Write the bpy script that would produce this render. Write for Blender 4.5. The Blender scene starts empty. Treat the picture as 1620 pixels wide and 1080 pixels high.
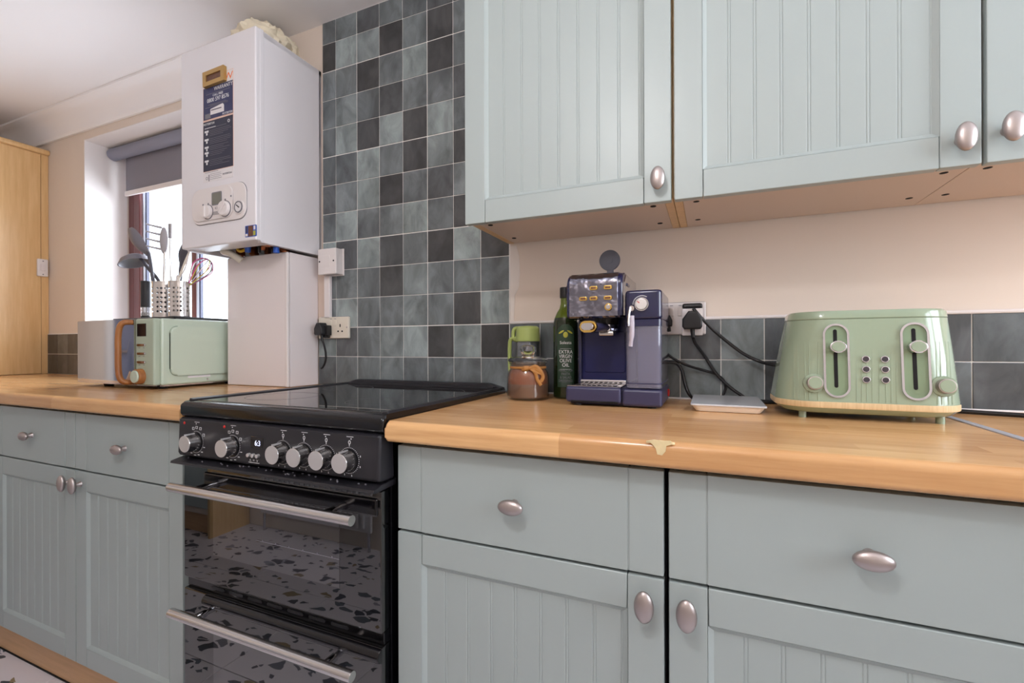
import bpy, bmesh, math, random
from mathutils import Vector, Matrix

random.seed(7)
COL = bpy.context.scene.collection
SC = bpy.context.scene
PI = math.pi

# ------------------------------------------------------------------ camera
cam_d = bpy.data.cameras.new('camera')
cam = bpy.data.objects.new('camera', cam_d)
COL.objects.link(cam)
cam_d.sensor_width = 36.0
cam_d.sensor_fit = 'HORIZONTAL'
cam_d.lens = 731.084 * 36 / 1620
cam_d.shift_y = 6.025 / 1620
cam_d.clip_start = 0.02
YAW, ROLL = 0.401997, -0.002935
_R = Vector((math.cos(YAW), math.sin(YAW), 0))
_F = Vector((-math.sin(YAW), math.cos(YAW), 0))
_U = Vector((0, 0, 1))
_r = _R * math.cos(ROLL) + _U * math.sin(ROLL)
_u = -_R * math.sin(ROLL) + _U * math.cos(ROLL)
_m = Matrix((_r, _u, -_F)).transposed().to_4x4()
_m.translation = (1.2702, -1.3285, 1.0555)
cam.matrix_world = _m
SC.camera = cam

# ------------------------------------------------------------------ world, lights, exposure
wd = bpy.data.worlds.new('overcast sky')
SC.world = wd
wd.use_nodes = True
bgn = wd.node_tree.nodes['Background']
bgn.inputs[0].default_value = (0.83, 0.91, 1.0, 1)
bgn.inputs[1].default_value = 4.0
SC.view_settings.view_transform = 'Standard'
SC.view_settings.look = 'None'
SC.view_settings.gamma = 1
SC.view_settings.use_curve_mapping = False
SC.view_settings.exposure = 0.0


def area(name, loc, rot, sx, sy, power, col=(1, 1, 1)):
    l = bpy.data.lights.new(name, 'AREA')
    l.shape = 'RECTANGLE'
    l.size, l.size_y = sx, sy
    l.energy = power
    l.color = col
    o = bpy.data.objects.new(name, l)
    o.location = loc
    o.rotation_euler = rot
    COL.objects.link(o)
    return o


# daylight outside the kitchen window (back wall) and outside the window in the right wall
area('daylight_window', (-0.75, 0.8, 1.7), (math.radians(-80), 0, math.radians(-18)), 1.5, 1.4, 95, (0.91, 0.945, 1.0))
area('daylight_right_window', (3.4, -0.91, 1.75), (0, math.radians(84), 0), 1.4, 1.6, 64, (0.93, 0.955, 1.0))


# ------------------------------------------------------------------ material helpers
def s2l(c):
    return tuple(((v / 255) / 12.92 if v / 255 <= 0.04045 else ((v / 255 + 0.055) / 1.055) ** 2.4) for v in c)


def mat(name, rgb, rough=0.5, metal=0.0, noise=None, bump=None, spec=0.5, coat=0.0, trans=0.0, ior=1.45,
        emit=0.0, aniso=None, alpha=1.0):
    m = bpy.data.materials.new(name)
    m.use_nodes = True
    nt = m.node_tree
    b = nt.nodes['Principled BSDF']
    c = s2l(rgb)
    b.inputs['Base Color'].default_value = (*c, 1)
    b.inputs['Roughness'].default_value = rough
    b.inputs['Metallic'].default_value = metal
    b.inputs['Specular IOR Level'].default_value = spec
    b.inputs['Coat Weight'].default_value = coat
    b.inputs['Coat Roughness'].default_value = 0.05
    b.inputs['Transmission Weight'].default_value = trans
    b.inputs['IOR'].default_value = ior
    b.inputs['Alpha'].default_value = alpha
    if emit:
        b.inputs['Emission Color'].default_value = (*c, 1)
        b.inputs['Emission Strength'].default_value = emit
    tc = None
    if noise or bump:
        tc = nt.nodes.new('ShaderNodeTexCoord')
    if noise:
        sc, amt = noise[0], noise[1]
        stretch = noise[2] if len(noise) > 2 else (1, 1, 1)
        mp = nt.nodes.new('ShaderNodeMapping')
        mp.inputs['Scale'].default_value = stretch
        nz = nt.nodes.new('ShaderNodeTexNoise')
        nz.inputs['Scale'].default_value = sc
        nz.inputs['Detail'].default_value = 5
        mx = nt.nodes.new('ShaderNodeMixRGB')
        mx.inputs[1].default_value = (*[max(0, v * (1 - amt)) for v in c], 1)
        mx.inputs[2].default_value = (*[min(1, v * (1 + amt)) for v in c], 1)
        nt.links.new(tc.outputs['Object'], mp.inputs[0])
        nt.links.new(mp.outputs[0], nz.inputs['Vector'])
        nt.links.new(nz.outputs['Fac'], mx.inputs[0])
        nt.links.new(mx.outputs[0], b.inputs['Base Color'])
    if bump:
        nz2 = nt.nodes.new('ShaderNodeTexNoise')
        nz2.inputs['Scale'].default_value = bump[0]
        nz2.inputs['Detail'].default_value = 3
        bp = nt.nodes.new('ShaderNodeBump')
        bp.inputs['Strength'].default_value = bump[1]
        bp.inputs['Distance'].default_value = bump[2] if len(bump) > 2 else 0.002
        if len(bump) > 3:
            mp2 = nt.nodes.new('ShaderNodeMapping')
            mp2.inputs['Scale'].default_value = bump[3]
            nt.links.new(tc.outputs['Object'], mp2.inputs[0])
            nt.links.new(mp2.outputs[0], nz2.inputs['Vector'])
        else:
            nt.links.new(tc.outputs['Object'], nz2.inputs['Vector'])
        nt.links.new(nz2.outputs['Fac'], bp.inputs['Height'])
        nt.links.new(bp.outputs[0], b.inputs['Normal'])
    return m


def glass(name, rgb, rough=0.0, opacity=0.12, reflect=1.0):
    """thin clear sheet: mostly see-through, with a mirror-like surface reflection"""
    m = bpy.data.materials.new(name)
    m.use_nodes = True
    nt = m.node_tree
    for n in list(nt.nodes):
        if n.type != 'OUTPUT_MATERIAL':
            nt.nodes.remove(n)
    out = [n for n in nt.nodes if n.type == 'OUTPUT_MATERIAL'][0]
    tr = nt.nodes.new('ShaderNodeBsdfTransparent')
    df = nt.nodes.new('ShaderNodeBsdfDiffuse')
    gl = nt.nodes.new('ShaderNodeBsdfGlossy')
    lw = nt.nodes.new('ShaderNodeLayerWeight')
    lw.inputs['Blend'].default_value = 0.5
    pw = nt.nodes.new('ShaderNodeMath')
    pw.operation = 'POWER'
    pw.inputs[1].default_value = 4.5
    nt.links.new(lw.outputs['Facing'], pw.inputs[0])
    sc = nt.nodes.new('ShaderNodeMath')
    sc.operation = 'MULTIPLY_ADD'
    sc.inputs[1].default_value = 0.8
    sc.inputs[2].default_value = 0.045
    nt.links.new(pw.outputs[0], sc.inputs[0])
    c = s2l(rgb)
    tr.inputs[0].default_value = (*[0.35 * v + 0.65 for v in c], 1) if opacity < 0.3 else (*c, 1)
    df.inputs[0].default_value = (*c, 1)
    gl.inputs['Roughness'].default_value = rough
    m1 = nt.nodes.new('ShaderNodeMixShader')
    m1.inputs[0].default_value = opacity
    nt.links.new(tr.outputs[0], m1.inputs[1])
    nt.links.new(df.outputs[0], m1.inputs[2])
    m2 = nt.nodes.new('ShaderNodeMixShader')
    mu = nt.nodes.new('ShaderNodeMath')
    mu.operation = 'MULTIPLY'
    mu.inputs[1].default_value = reflect
    nt.links.new(sc.outputs[0], mu.inputs[0])
    nt.links.new(mu.outputs[0], m2.inputs[0])
    nt.links.new(m1.outputs[0], m2.inputs[1])
    nt.links.new(gl.outputs[0], m2.inputs[2])
    nt.links.new(m2.outputs[0], out.inputs[0])
    return m


def wood(name, c1, c2, c3, rough=0.35, staves=True, axis='X', grain=1.0, row=0.042, length=0.42):
    m = bpy.data.materials.new(name)
    m.use_nodes = True
    nt = m.node_tree
    b = nt.nodes['Principled BSDF']
    b.inputs['Roughness'].default_value = rough
    tc = nt.nodes.new('ShaderNodeTexCoord')
    mp = nt.nodes.new('ShaderNodeMapping')
    if axis == 'Z':
        mp.inputs['Scale'].default_value = (9, 9, 0.7)
    else:
        mp.inputs['Scale'].default_value = (0.8, 14, 14)
    nt.links.new(tc.outputs['Object'], mp.inputs[0])
    nz = nt.nodes.new('ShaderNodeTexNoise')
    nz.inputs['Scale'].default_value = 7 * grain
    nz.inputs['Detail'].default_value = 6
    nz.inputs['Roughness'].default_value = 0.6
    nt.links.new(mp.outputs[0], nz.inputs['Vector'])
    ramp = nt.nodes.new('ShaderNodeValToRGB')
    ramp.color_ramp.elements[0].position = 0.3
    ramp.color_ramp.elements[0].color = (*s2l(c1), 1)
    ramp.color_ramp.elements[1].position = 0.7
    ramp.color_ramp.elements[1].color = (*s2l(c2), 1)
    nt.links.new(nz.outputs['Fac'], ramp.inputs[0])
    last = ramp.outputs[0]
    if staves:
        br = nt.nodes.new('ShaderNodeTexBrick')
        br.inputs['Scale'].default_value = 1
        br.inputs['Mortar Size'].default_value = 0
        br.inputs['Bias'].default_value = 0.0
        br.inputs['Brick Width'].default_value = length
        br.inputs['Row Height'].default_value = row
        br.offset = 0.37
        br.inputs['Color1'].default_value = (1, 1, 1, 1)
        br.inputs['Color2'].default_value = (*[s2l(c3)[i] / s2l(c2)[i] for i in range(3)], 1)
        nt.links.new(tc.outputs['Object'], br.inputs['Vector'])
        mx = nt.nodes.new('ShaderNodeMixRGB')
        mx.blend_type = 'MULTIPLY'
        mx.inputs[0].default_value = 1
        nt.links.new(last, mx.inputs[1])
        nt.links.new(br.outputs['Color'], mx.inputs[2])
        last = mx.outputs[0]
    nt.links.new(last, b.inputs['Base Color'])
    return m


def tile_mat(name):
    """glazed slate-look tile; each tile's own tone comes from its object colour, streaks from noise"""
    m = bpy.data.materials.new(name)
    m.use_nodes = True
    nt = m.node_tree
    b = nt.nodes['Principled BSDF']
    b.inputs['Roughness'].default_value = 0.3
    oi = nt.nodes.new('ShaderNodeObjectInfo')
    tc = nt.nodes.new('ShaderNodeTexCoord')
    add = nt.nodes.new('ShaderNodeVectorMath')
    mul = nt.nodes.new('ShaderNodeVectorMath')
    mul.operation = 'SCALE'
    mul.inputs[3].default_value = 37.0
    nt.links.new(oi.outputs['Random'], mul.inputs[0])
    mpt = nt.nodes.new('ShaderNodeMapping')
    mpt.inputs['Scale'].default_value = (1.0, 1.0, 0.55)
    nt.links.new(tc.outputs['Object'], mpt.inputs[0])
    nt.links.new(mpt.outputs[0], add.inputs[0])
    nt.links.new(mul.outputs[0], add.inputs[1])
    nz = nt.nodes.new('ShaderNodeTexNoise')
    nz.inputs['Scale'].default_value = 16
    nz.inputs['Detail'].default_value = 7
    nz.inputs['Roughness'].default_value = 0.62
    nz.inputs['Distortion'].default_value = 0.8
    nt.links.new(add.outputs[0], nz.inputs['Vector'])
    ramp = nt.nodes.new('ShaderNodeValToRGB')
    ramp.color_ramp.elements[0].position = 0.32
    ramp.color_ramp.elements[0].color = (0.66, 0.66, 0.66, 1)
    ramp.color_ramp.elements[1].position = 0.68
    ramp.color_ramp.elements[1].color = (1.34, 1.36, 1.36, 1)
    nt.links.new(nz.outputs['Fac'], ramp.inputs[0])
    # a soft-edged paler wash over part of each tile
    nz2 = nt.nodes.new('ShaderNodeTexNoise')
    nz2.inputs['Scale'].default_value = 9
    nz2.inputs['Detail'].default_value = 1.5
    nt.links.new(add.outputs[0], nz2.inputs['Vector'])
    r2 = nt.nodes.new('ShaderNodeValToRGB')
    r2.color_ramp.elements[0].position = 0.46
    r2.color_ramp.elements[0].color = (0.84, 0.84, 0.84, 1)
    r2.color_ramp.elements[1].position = 0.52
    r2.color_ramp.elements[1].color = (1.12, 1.12, 1.12, 1)
    nt.links.new(nz2.outputs['Fac'], r2.inputs[0])
    mx = nt.nodes.new('ShaderNodeMixRGB')
    mx.blend_type = 'MULTIPLY'
    mx.inputs[0].default_value = 1
    nt.links.new(oi.outputs['Color'], mx.inputs[1])
    nt.links.new(ramp.outputs[0], mx.inputs[2])
    mx2 = nt.nodes.new('ShaderNodeMixRGB')
    mx2.blend_type = 'MULTIPLY'
    mx2.inputs[0].default_value = 1
    nt.links.new(mx.outputs[0], mx2.inputs[1])
    nt.links.new(r2.outputs[0], mx2.inputs[2])
    nt.links.new(mx2.outputs[0], b.inputs['Base Color'])
    return m


def terrazzo_mat(name):
    m = bpy.data.materials.new(name)
    m.use_nodes = True
    nt = m.node_tree
    b = nt.nodes['Principled BSDF']
    b.inputs['Roughness'].default_value = 0.35
    geo = nt.nodes.new('ShaderNodeNewGeometry')
    mp = nt.nodes.new('ShaderNodeMapping')
    mp.inputs['Rotation'].default_value = (0, 0, 0.6)
    mp.inputs['Scale'].default_value = (1.0, 1.75, 1.0)
    nt.links.new(geo.outputs['Position'], mp.inputs[0])
    nz = nt.nodes.new('ShaderNodeTexNoise')
    nz.inputs['Scale'].default_value = 9
    nt.links.new(mp.outputs[0], nz.inputs['Vector'])
    vm = nt.nodes.new('ShaderNodeVectorMath')
    vm.operation = 'MULTIPLY_ADD'
    vm.inputs[1].default_value = (0.09, 0.09, 0.0)
    nt.links.new(nz.outputs['Color'], vm.inputs[0])
    nt.links.new(mp.outputs[0], vm.inputs[2])

    def layer(scale, thr, edge):
        v1 = nt.nodes.new('ShaderNodeTexVoronoi')
        v1.voronoi_dimensions = '2D'
        v1.inputs['Scale'].default_value = scale
        v2 = nt.nodes.new('ShaderNodeTexVoronoi')
        v2.voronoi_dimensions = '2D'
        v2.feature = 'DISTANCE_TO_EDGE'
        v2.inputs['Scale'].default_value = scale
        nt.links.new(vm.outputs[0], v1.inputs['Vector'])
        nt.links.new(vm.outputs[0], v2.inputs['Vector'])
        sp = nt.nodes.new('ShaderNodeSeparateColor')
        nt.links.new(v1.outputs['Color'], sp.inputs[0])
        g1 = nt.nodes.new('ShaderNodeMath')
        g1.operation = 'GREATER_THAN'
        g1.inputs[1].default_value = thr
        nt.links.new(sp.outputs[0], g1.inputs[0])
        g2 = nt.nodes.new('ShaderNodeMath')
        g2.operation = 'GREATER_THAN'
        g2.inputs[1].default_value = edge
        nt.links.new(v2.outputs['Distance'], g2.inputs[0])
        mm = nt.nodes.new('ShaderNodeMath')
        mm.operation = 'MULTIPLY'
        nt.links.new(g1.outputs[0], mm.inputs[0])
        nt.links.new(g2.outputs[0], mm.inputs[1])
        rp = nt.nodes.new('ShaderNodeValToRGB')
        rp.color_ramp.interpolation = 'CONSTANT'
        e = rp.color_ramp.elements
        e[0].position = 0
        e[0].color = (*s2l((62, 66, 78)), 1)
        e[1].position = 0.45
        e[1].color = (*s2l((96, 102, 112)), 1)
        for p, c in ((0.68, (150, 152, 165)), (0.82, (150, 132, 98)), (0.9, (74, 84, 96))):
            n = e.new(p)
            n.color = (*s2l(c), 1)
        nt.links.new(sp.outputs[1], rp.inputs[0])
        return mm.outputs[0], rp.outputs[0]

    base = nt.nodes.new('ShaderNodeRGB')
    base.outputs[0].default_value = (*s2l((226, 220, 226)), 1)
    last = base.outputs[0]
    for scale, thr, edge in ((17, 0.81, 0.09), (36, 0.92, 0.12)):
        f, c = layer(scale, thr, edge)
        mx = nt.nodes.new('ShaderNodeMixRGB')
        nt.links.new(f, mx.inputs[0])
        nt.links.new(last, mx.inputs[1])
        nt.links.new(c, mx.inputs[2])
        last = mx.outputs[0]
    nt.links.new(last, b.inputs['Base Color'])
    return m


M = dict(
    wall=mat('cream wall paint', (222, 208, 196), 0.75, noise=(3, 0.03), bump=(60, 0.12)),
    wall_patch=mat('pale filler patch', (224, 216, 210), 0.8),
    ceil=mat('white ceiling paint', (240, 237, 238), 0.8, noise=(2.5, 0.02), bump=(25, 0.15)),
    reveal=mat('white reveal paint', (232, 226, 224), 0.75, bump=(40, 0.1)),
    grout=mat('white grout', (240, 237, 234), 0.8),
    tile=tile_mat('glazed slate tile'),
    terrazzo=terrazzo_mat('terrazzo print'),
    joint=mat('grey floor joint', (120, 116, 120), 0.8),
    sage=mat('sage satin lacquer', (166, 176, 175), 0.36, noise=(2.0, 0.025)),
    beech=wood('beech laminate worktop', (212, 162, 110), (231, 186, 133), (208, 160, 110), 0.2),
    beech_v=wood('beech veneer upright', (214, 172, 118), (228, 190, 138), (200, 160, 110), 0.3, staves=False, axis='Z'),
    beech_h=wood('beech veneer plinth', (196, 152, 106), (212, 168, 122), (190, 150, 110), 0.35, staves=False),
    carcass=mat('beige melamine', (214, 194, 180), 0.45, noise=(3, 0.02)),
    dark=mat('dark gap', (22, 20, 22), 0.9),
    nickel=mat('satin nickel', (184, 174, 172), 0.4, 1.0, bump=(300, 0.05)),
    steel=mat('brushed steel', (208, 205, 204), 0.2, 1.0, bump=(40, 0.1, 0.0004, (1, 30, 30))),
    steel_knob=mat('spun aluminium', (226, 224, 225), 0.33, 0.8),
    chrome=mat('polished chrome', (206, 205, 210), 0.05, 1.0),
    chrome_wavy=mat('thin polished chrome sheet', (132, 132, 146), 0.06, 1.0, bump=(15, 0.7, 0.02)),
    mirror=mat('mirror finish door', (214, 208, 204), 0.06, 1.0),
    gold=mat('polished brass', (222, 186, 104), 0.14, 1.0),
    black_gloss=mat('black enamel', (15, 14, 17), 0.1, spec=0.6),
    black_satin=mat('black satin', (36, 35, 40), 0.38),
    black_glass=mat('black glass', (8, 8, 10), 0.015, ior=1.95),
    oven_glass=mat('smoked oven glass', (34, 33, 37), 0.02, ior=2.3),
    black_plastic=mat('black plastic', (27, 27, 30), 0.36),
    grey_plastic=mat('dark grey plastic', (66, 66, 76), 0.45),
    white_enamel=mat('white enamel', (226, 223, 227), 0.3),
    white_plastic=mat('white plastic', (226, 219, 218), 0.35),
    white_gloss=mat('white gloss laminate', (226, 218, 219), 0.16),
    cream_plastic=mat('cream plastic', (222, 214, 200), 0.35),
    navy_deep=mat('deep navy plastic', (20, 26, 80), 0.3),
    navy=mat('navy lacquer', (27, 29, 66), 0.2, coat=0.5),
    navy_mat=mat('navy plastic', (58, 57, 86), 0.32),
    lcd=mat('grey lcd', (122, 122, 112), 0.2),
    lcd_dark=mat('dark display', (24, 22, 26), 0.1),
    digit=mat('lit digits', (215, 222, 255), 0.4, emit=1.2),
    print_white=mat('white print', (222, 222, 224), 0.6),
    print_grey=mat('grey print', (120, 118, 126), 0.6),
    label_navy=mat('navy label print', (50, 54, 92), 0.45),
    label_dark=mat('dark slate label print', (44, 46, 66), 0.45),
    label_white=mat('white label', (226, 222, 224), 0.5),
    peach=mat('pale peach print', (226, 188, 168), 0.5),
    orange=mat('orange print', (232, 120, 62), 0.5),
    red=mat('red plastic', (190, 40, 34), 0.4),
    blue=mat('blue valve plastic', (36, 84, 176), 0.4),
    yellow=mat('yellow cable', (216, 168, 44), 0.5),
    copper=mat('copper pipe', (176, 112, 78), 0.3, 1.0, noise=(30, 0.3)),
    foam=mat('expanding foam', (226, 215, 192), 0.9, noise=(14, 0.14), bump=(30, 0.7, 0.006)),
    brown_frame=mat('mahogany upvc', (104, 62, 62), 0.35, noise=(10, 0.15, (1, 1, 0.1))),
    white_seal=mat('pale window gasket', (206, 212, 226), 0.5),
    dark_seal=mat('dark glazing seal', (70, 72, 92), 0.5),
    pane=glass('window glass', (235, 240, 245), 0.0, 0.02),
    blind=mat('charcoal blind fabric', (134, 131, 141), 0.85, noise=(200, 0.05)),
    blind_tube=mat('blue grey blind roll', (138, 140, 156), 0.7),
    mint=mat('mint green enamel', (190, 204, 187), 0.22, coat=0.3),
    mint_face=mat('mint green panel', (170, 184, 166), 0.35),
    acacia=wood('oiled acacia', (138, 82, 42), (172, 114, 62), (150, 94, 48), 0.4, staves=False, axis='Z', grain=1.6),
    toaster=mat('sage green gloss plastic', (150, 166, 143), 0.13, coat=0.4),
    toaster_dark=mat('sage green recess', (128, 148, 120), 0.25),
    oak_band=wood('pale oak band', (206, 176, 132), (224, 198, 156), (206, 176, 132), 0.5, staves=False, axis='Z', grain=4),
    smoke_btn=mat('charcoal button', (62, 56, 62), 0.3),
    jar_glass=glass('clear jar glass', (226, 206, 186), 0.03, 0.03, 1.3),
    solid_glass=mat('solid clear glass', (236, 234, 232), 0.02, trans=1.0, ior=1.46),
    lid_glass=glass('clear lid glass', (208, 202, 196), 0.04, 0.22, 1.8),
    wax_top=mat('amber wax', (148, 80, 36), 0.35, noise=(18, 0.35, (1, 1, 2))),
    wax=mat('brown wax', (124, 98, 84), 0.45, noise=(20, 0.2)),
    ribbon=mat('raffia ribbon', (172, 118, 60), 0.55, noise=(60, 0.25)),
    oil_glass=mat('dark green bottle glass', (28, 38, 17), 0.06, spec=0.6),
    oil_neck=mat('olive green bottle neck', (88, 102, 32), 0.06, spec=0.6),
    oil_label=mat('deep green label', (44, 66, 50), 0.5),
    olive=mat('olive print', (170, 168, 62), 0.5),
    lime=mat('lime green plastic', (168, 184, 108), 0.35),
    clear_plastic=glass('clear smoky plastic', (196, 200, 208), 0.05, 0.18, 1.2),
    frost=mat('frosted pale plastic', (186, 178, 190), 0.3),
    tank_back=mat('lilac grey plastic', (150, 148, 172), 0.4),
    tank=glass('lilac tinted tank plastic', (190, 190, 214), 0.05, 0.16, 1.4),
    scale_glass=mat('silver scale glass', (212, 215, 222), 0.1, 0.1),
    scale_base=mat('ivory plastic', (240, 230, 218), 0.4),
    alu=mat('aluminium strip', (186, 188, 200), 0.45, 0.4),
    chip=mat('chipped laminate core', (226, 206, 160), 0.8, noise=(90, 0.15)),
    utensil=mat('grey nylon', (112, 108, 116), 0.4),
    utensil_pale=mat('pale grey nylon', (168, 164, 168), 0.35),
    utensil_dark=mat('dark grey nylon', (74, 72, 80), 0.4),
    pink=mat('pink silicone', (214, 70, 150), 0.4),
    lime_wire=mat('yellow silicone', (212, 204, 66), 0.4),
    radiator=mat('white radiator enamel', (226, 222, 224), 0.3),
    blue_door=mat('grey blue door paint', (120, 124, 146), 0.45),
    white_door=mat('white door paint', (232, 230, 230), 0.35),
    gold_art=mat('brown picture print', (104, 66, 46), 0.4, noise=(120, 0.6)),
    gold_frame=mat('antique gold frame', (186, 150, 92), 0.35, 0.6),
)


# ------------------------------------------------------------------ mesh builder
class B:
    def __init__(s):
        s.bm = bmesh.new()


    def box(s, x0, x1, y0, y1, z0, z1, bev=0.0, seg=2):
        r = bmesh.ops.create_cube(s.bm, size=1)
        vs = r['verts']
        bmesh.ops.transform(s.bm, verts=vs, matrix=Matrix.Translation(((x0 + x1) / 2, (y0 + y1) / 2, (z0 + z1) / 2)) @
                            Matrix.Diagonal((abs(x1 - x0), abs(y1 - y0), abs(z1 - z0), 1)))
        if bev:
            es = list({e for v in vs for e in v.link_edges})
            bmesh.ops.bevel(s.bm, geom=es, offset=bev, segments=seg, affect='EDGES', profile=0.5, clamp_overlap=True)
        return s

    def cyl(s, p0, p1, r0, r1=None, seg=24, bev=0.0):
        p0, p1 = Vector(p0), Vector(p1)
        r1 = r0 if r1 is None else r1
        d = p1 - p0
        q = d.to_track_quat('Z', 'Y').to_matrix().to_4x4()
        r = bmesh.ops.create_cone(s.bm, cap_ends=True, segments=seg, radius1=r0, radius2=r1, depth=d.length)
        bmesh.ops.transform(s.bm, verts=r['verts'], matrix=Matrix.Translation((p0 + p1) / 2) @ q)
        if bev:
            es = [e for e in {e for v in r['verts'] for e in v.link_edges} if any(len(f.verts) > 4 for f in e.link_faces)]
            bmesh.ops.bevel(s.bm, geom=es, offset=bev, segments=2, affect='EDGES', profile=0.5)
        return s

    def ell(s, c, r, seg=20, rings=12):
        q = bmesh.ops.create_uvsphere(s.bm, u_segments=seg, v_segments=rings, radius=1)
        bmesh.ops.transform(s.bm, verts=q['verts'], matrix=Matrix.Translation(c) @ Matrix.Diagonal((*r, 1)))
        return s

    def lathe(s, prof, c=(0, 0, 0), axis='Z', seg=32, closed=False):
        """prof: list of (radius, height)"""
        rings = []
        for r, h in prof:
            if r < 1e-6:
                rings.append([s.bm.verts.new((0, 0, h))])
            else:
                rings.append([s.bm.verts.new((r * math.cos(2 * PI * k / seg), r * math.sin(2 * PI * k / seg), h)) for k in range(seg)])
        prs = list(zip(rings, rings[1:]))
        if closed:
            prs.append((rings[-1], rings[0]))
        for a, b in prs:
            for k in range(seg):
                k2 = (k + 1) % seg
                if len(a) == 1 and len(b) == 1:
                    continue
                if len(a) == 1:
                    s.bm.faces.new((a[0], b[k2], b[k]))
                elif len(b) == 1:
                    s.bm.faces.new((a[k], a[k2], b[0]))
                else:
                    s.bm.faces.new((a[k], a[k2], b[k2], b[k]))
        mt = Matrix.Translation(c)
        if axis == 'Y':      # height runs towards -Y
            mt = mt @ Matrix.Rotation(PI / 2, 4, 'X')
        elif axis == 'X':
            mt = mt @ Matrix.Rotation(PI / 2, 4, 'Y')
        bmesh.ops.transform(s.bm, matrix=mt, verts=[v for r_ in rings for v in r_])
        return s

    def prism(s, poly, axis, a, b, bev=0.0, seg=2):
        """poly in the plane across axis: X->(y,z)  Y->(x,z)  Z->(x,y)"""
        def P(u, v, t):
            return {'X': (t, u, v), 'Y': (u, t, v), 'Z': (u, v, t)}[axis]
        va = [s.bm.verts.new(P(u, v, a)) for u, v in poly]
        vb = [s.bm.verts.new(P(u, v, b)) for u, v in poly]
        n = len(poly)
        fs = [s.bm.faces.new(va[::-1]), s.bm.faces.new(vb)]
        for k in range(n):
            fs.append(s.bm.faces.new((va[k], va[(k + 1) % n], vb[(k + 1) % n], vb[k])))
        if bev:
            es = list({e for f in fs[:2] for e in f.edges})
            bmesh.ops.bevel(s.bm, geom=es, offset=bev, segments=seg, affect='EDGES', profile=0.5)
        return s

    def tube(s, pts, r, seg=8, n=0, closed=False, flat=None):
        pts = [Vector(p) for p in pts]
        if n:
            pts = catmull(pts, n, closed)
        rs = r if hasattr(r, '__len__') else [r] * len(pts)
        if len(rs) != len(pts):
            rs = [rs[min(len(rs) - 1, int(i * len(rs) / len(pts)))] for i in range(len(pts))]
        N = len(pts)
        tan = []
        for i in range(N):
            a = pts[i - 1] if (i > 0 or closed) else pts[0]
            b = pts[(i + 1) % N] if (i < N - 1 or closed) else pts[-1]
            tan.append((b - a).normalized())
        ref = Vector((0, 0, 1)) if abs(tan[0].z) < 0.9 else Vector((1, 0, 0))
        nrm = (ref - tan[0] * ref.dot(tan[0])).normalized()
        rings = []
        for i in range(N):
            nrm = (nrm - tan[i] * nrm.dot(tan[i])).normalized()
            bi = tan[i].cross(nrm)
            f1, f2 = flat or (1, 1)
            rings.append([s.bm.verts.new(pts[i] + (nrm * math.cos(2 * PI * k / seg) * f1 + bi * math.sin(2 * PI * k / seg) * f2) * rs[i]) for k in range(seg)])
        for i in range(N if closed else N - 1):
            a, b = rings[i], rings[(i + 1) % N]
            for k in range(seg):
                s.bm.faces.new((a[k], a[(k + 1) % seg], b[(k + 1) % seg], b[k]))
        if not closed:
            s.bm.faces.new(rings[0][::-1])
            s.bm.faces.new(rings[-1])
        return s

    def loft(s, loops, cap=True):
        rings = [[s.bm.verts.new(p) for p in L] for L in loops]
        n = len(rings[0])
        for a, b in zip(rings, rings[1:]):
            for k in range(n):
                s.bm.faces.new((a[k], a[(k + 1) % n], b[(k + 1) % n], b[k]))
        if cap:
            s.bm.faces.new(rings[0][::-1])
            s.bm.faces.new(rings[-1])
        return s

    def ring(s, outer, inner, axis, a, b):
        """plate with a hole: outer and inner loops with the same number of points"""
        def P(u, v, t):
            return {'X': (t, u, v), 'Y': (u, t, v), 'Z': (u, v, t)}[axis]
        n = len(outer)
        L = [[s.bm.verts.new(P(u, v, t)) for u, v in poly] for poly, t in ((outer, a), (outer, b), (inner, b), (inner, a))]
        for i in range(4):
            p, q = L[i], L[(i + 1) % 4]
            for k in range(n):
                s.bm.faces.new((p[k], p[(k + 1) % n], q[(k + 1) % n], q[k]))
        return s

    def rot(s, ang, axis, c):
        mt = Matrix.Translation(c) @ Matrix.Rotation(ang, 4, axis) @ Matrix.Translation(-Vector(c))
        bmesh.ops.transform(s.bm, matrix=mt, verts=s.bm.verts[:])
        return s

    def mesh(s, name, mtx=None, smooth=38):
        bm = s.bm
        if mtx is not None:
            bmesh.ops.transform(bm, matrix=mtx, verts=bm.verts[:])
        bmesh.ops.recalc_face_normals(bm, faces=bm.faces[:])
        me = bpy.data.meshes.new(name)
        bm.to_mesh(me)
        bm.free()
        for p in me.polygons:
            p.use_smooth = True
        me.set_sharp_from_angle(angle=math.radians(smooth))
        return me


def catmull(p, n, closed=False):
    out = []
    N = len(p)
    rng = range(N if closed else N - 1)
    for i in rng:
        if closed:
            a, b, c, d = p[(i - 1) % N], p[i], p[(i + 1) % N], p[(i + 2) % N]
        else:
            a, b, c, d = p[max(i - 1, 0)], p[i], p[i + 1], p[min(i + 2, N - 1)]
        for k in range(n):
            t = k / n
            out.append(0.5 * ((2 * b) + (c - a) * t + (2 * a - 5 * b + 4 * c - d) * t * t + (3 * b - a - 3 * c + d) * t ** 3))
    if not closed:
        out.append(p[-1])
    return out


def rrect(cx, cy, w, h, r, n=5):
    """rounded rectangle loop, ccw"""
    r = min(r, w / 2 - 1e-5, h / 2 - 1e-5)
    out = []
    for sx, sy, a0 in ((1, 1, 0), (-1, 1, 90), (-1, -1, 180), (1, -1, 270)):
        for k in range(n + 1):
            a = math.radians(a0 + 90 * k / n)
            out.append((cx + sx * (w / 2 - r) + r * math.cos(a), cy + sy * (h / 2 - r) + r * math.sin(a)))
    return out


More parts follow.
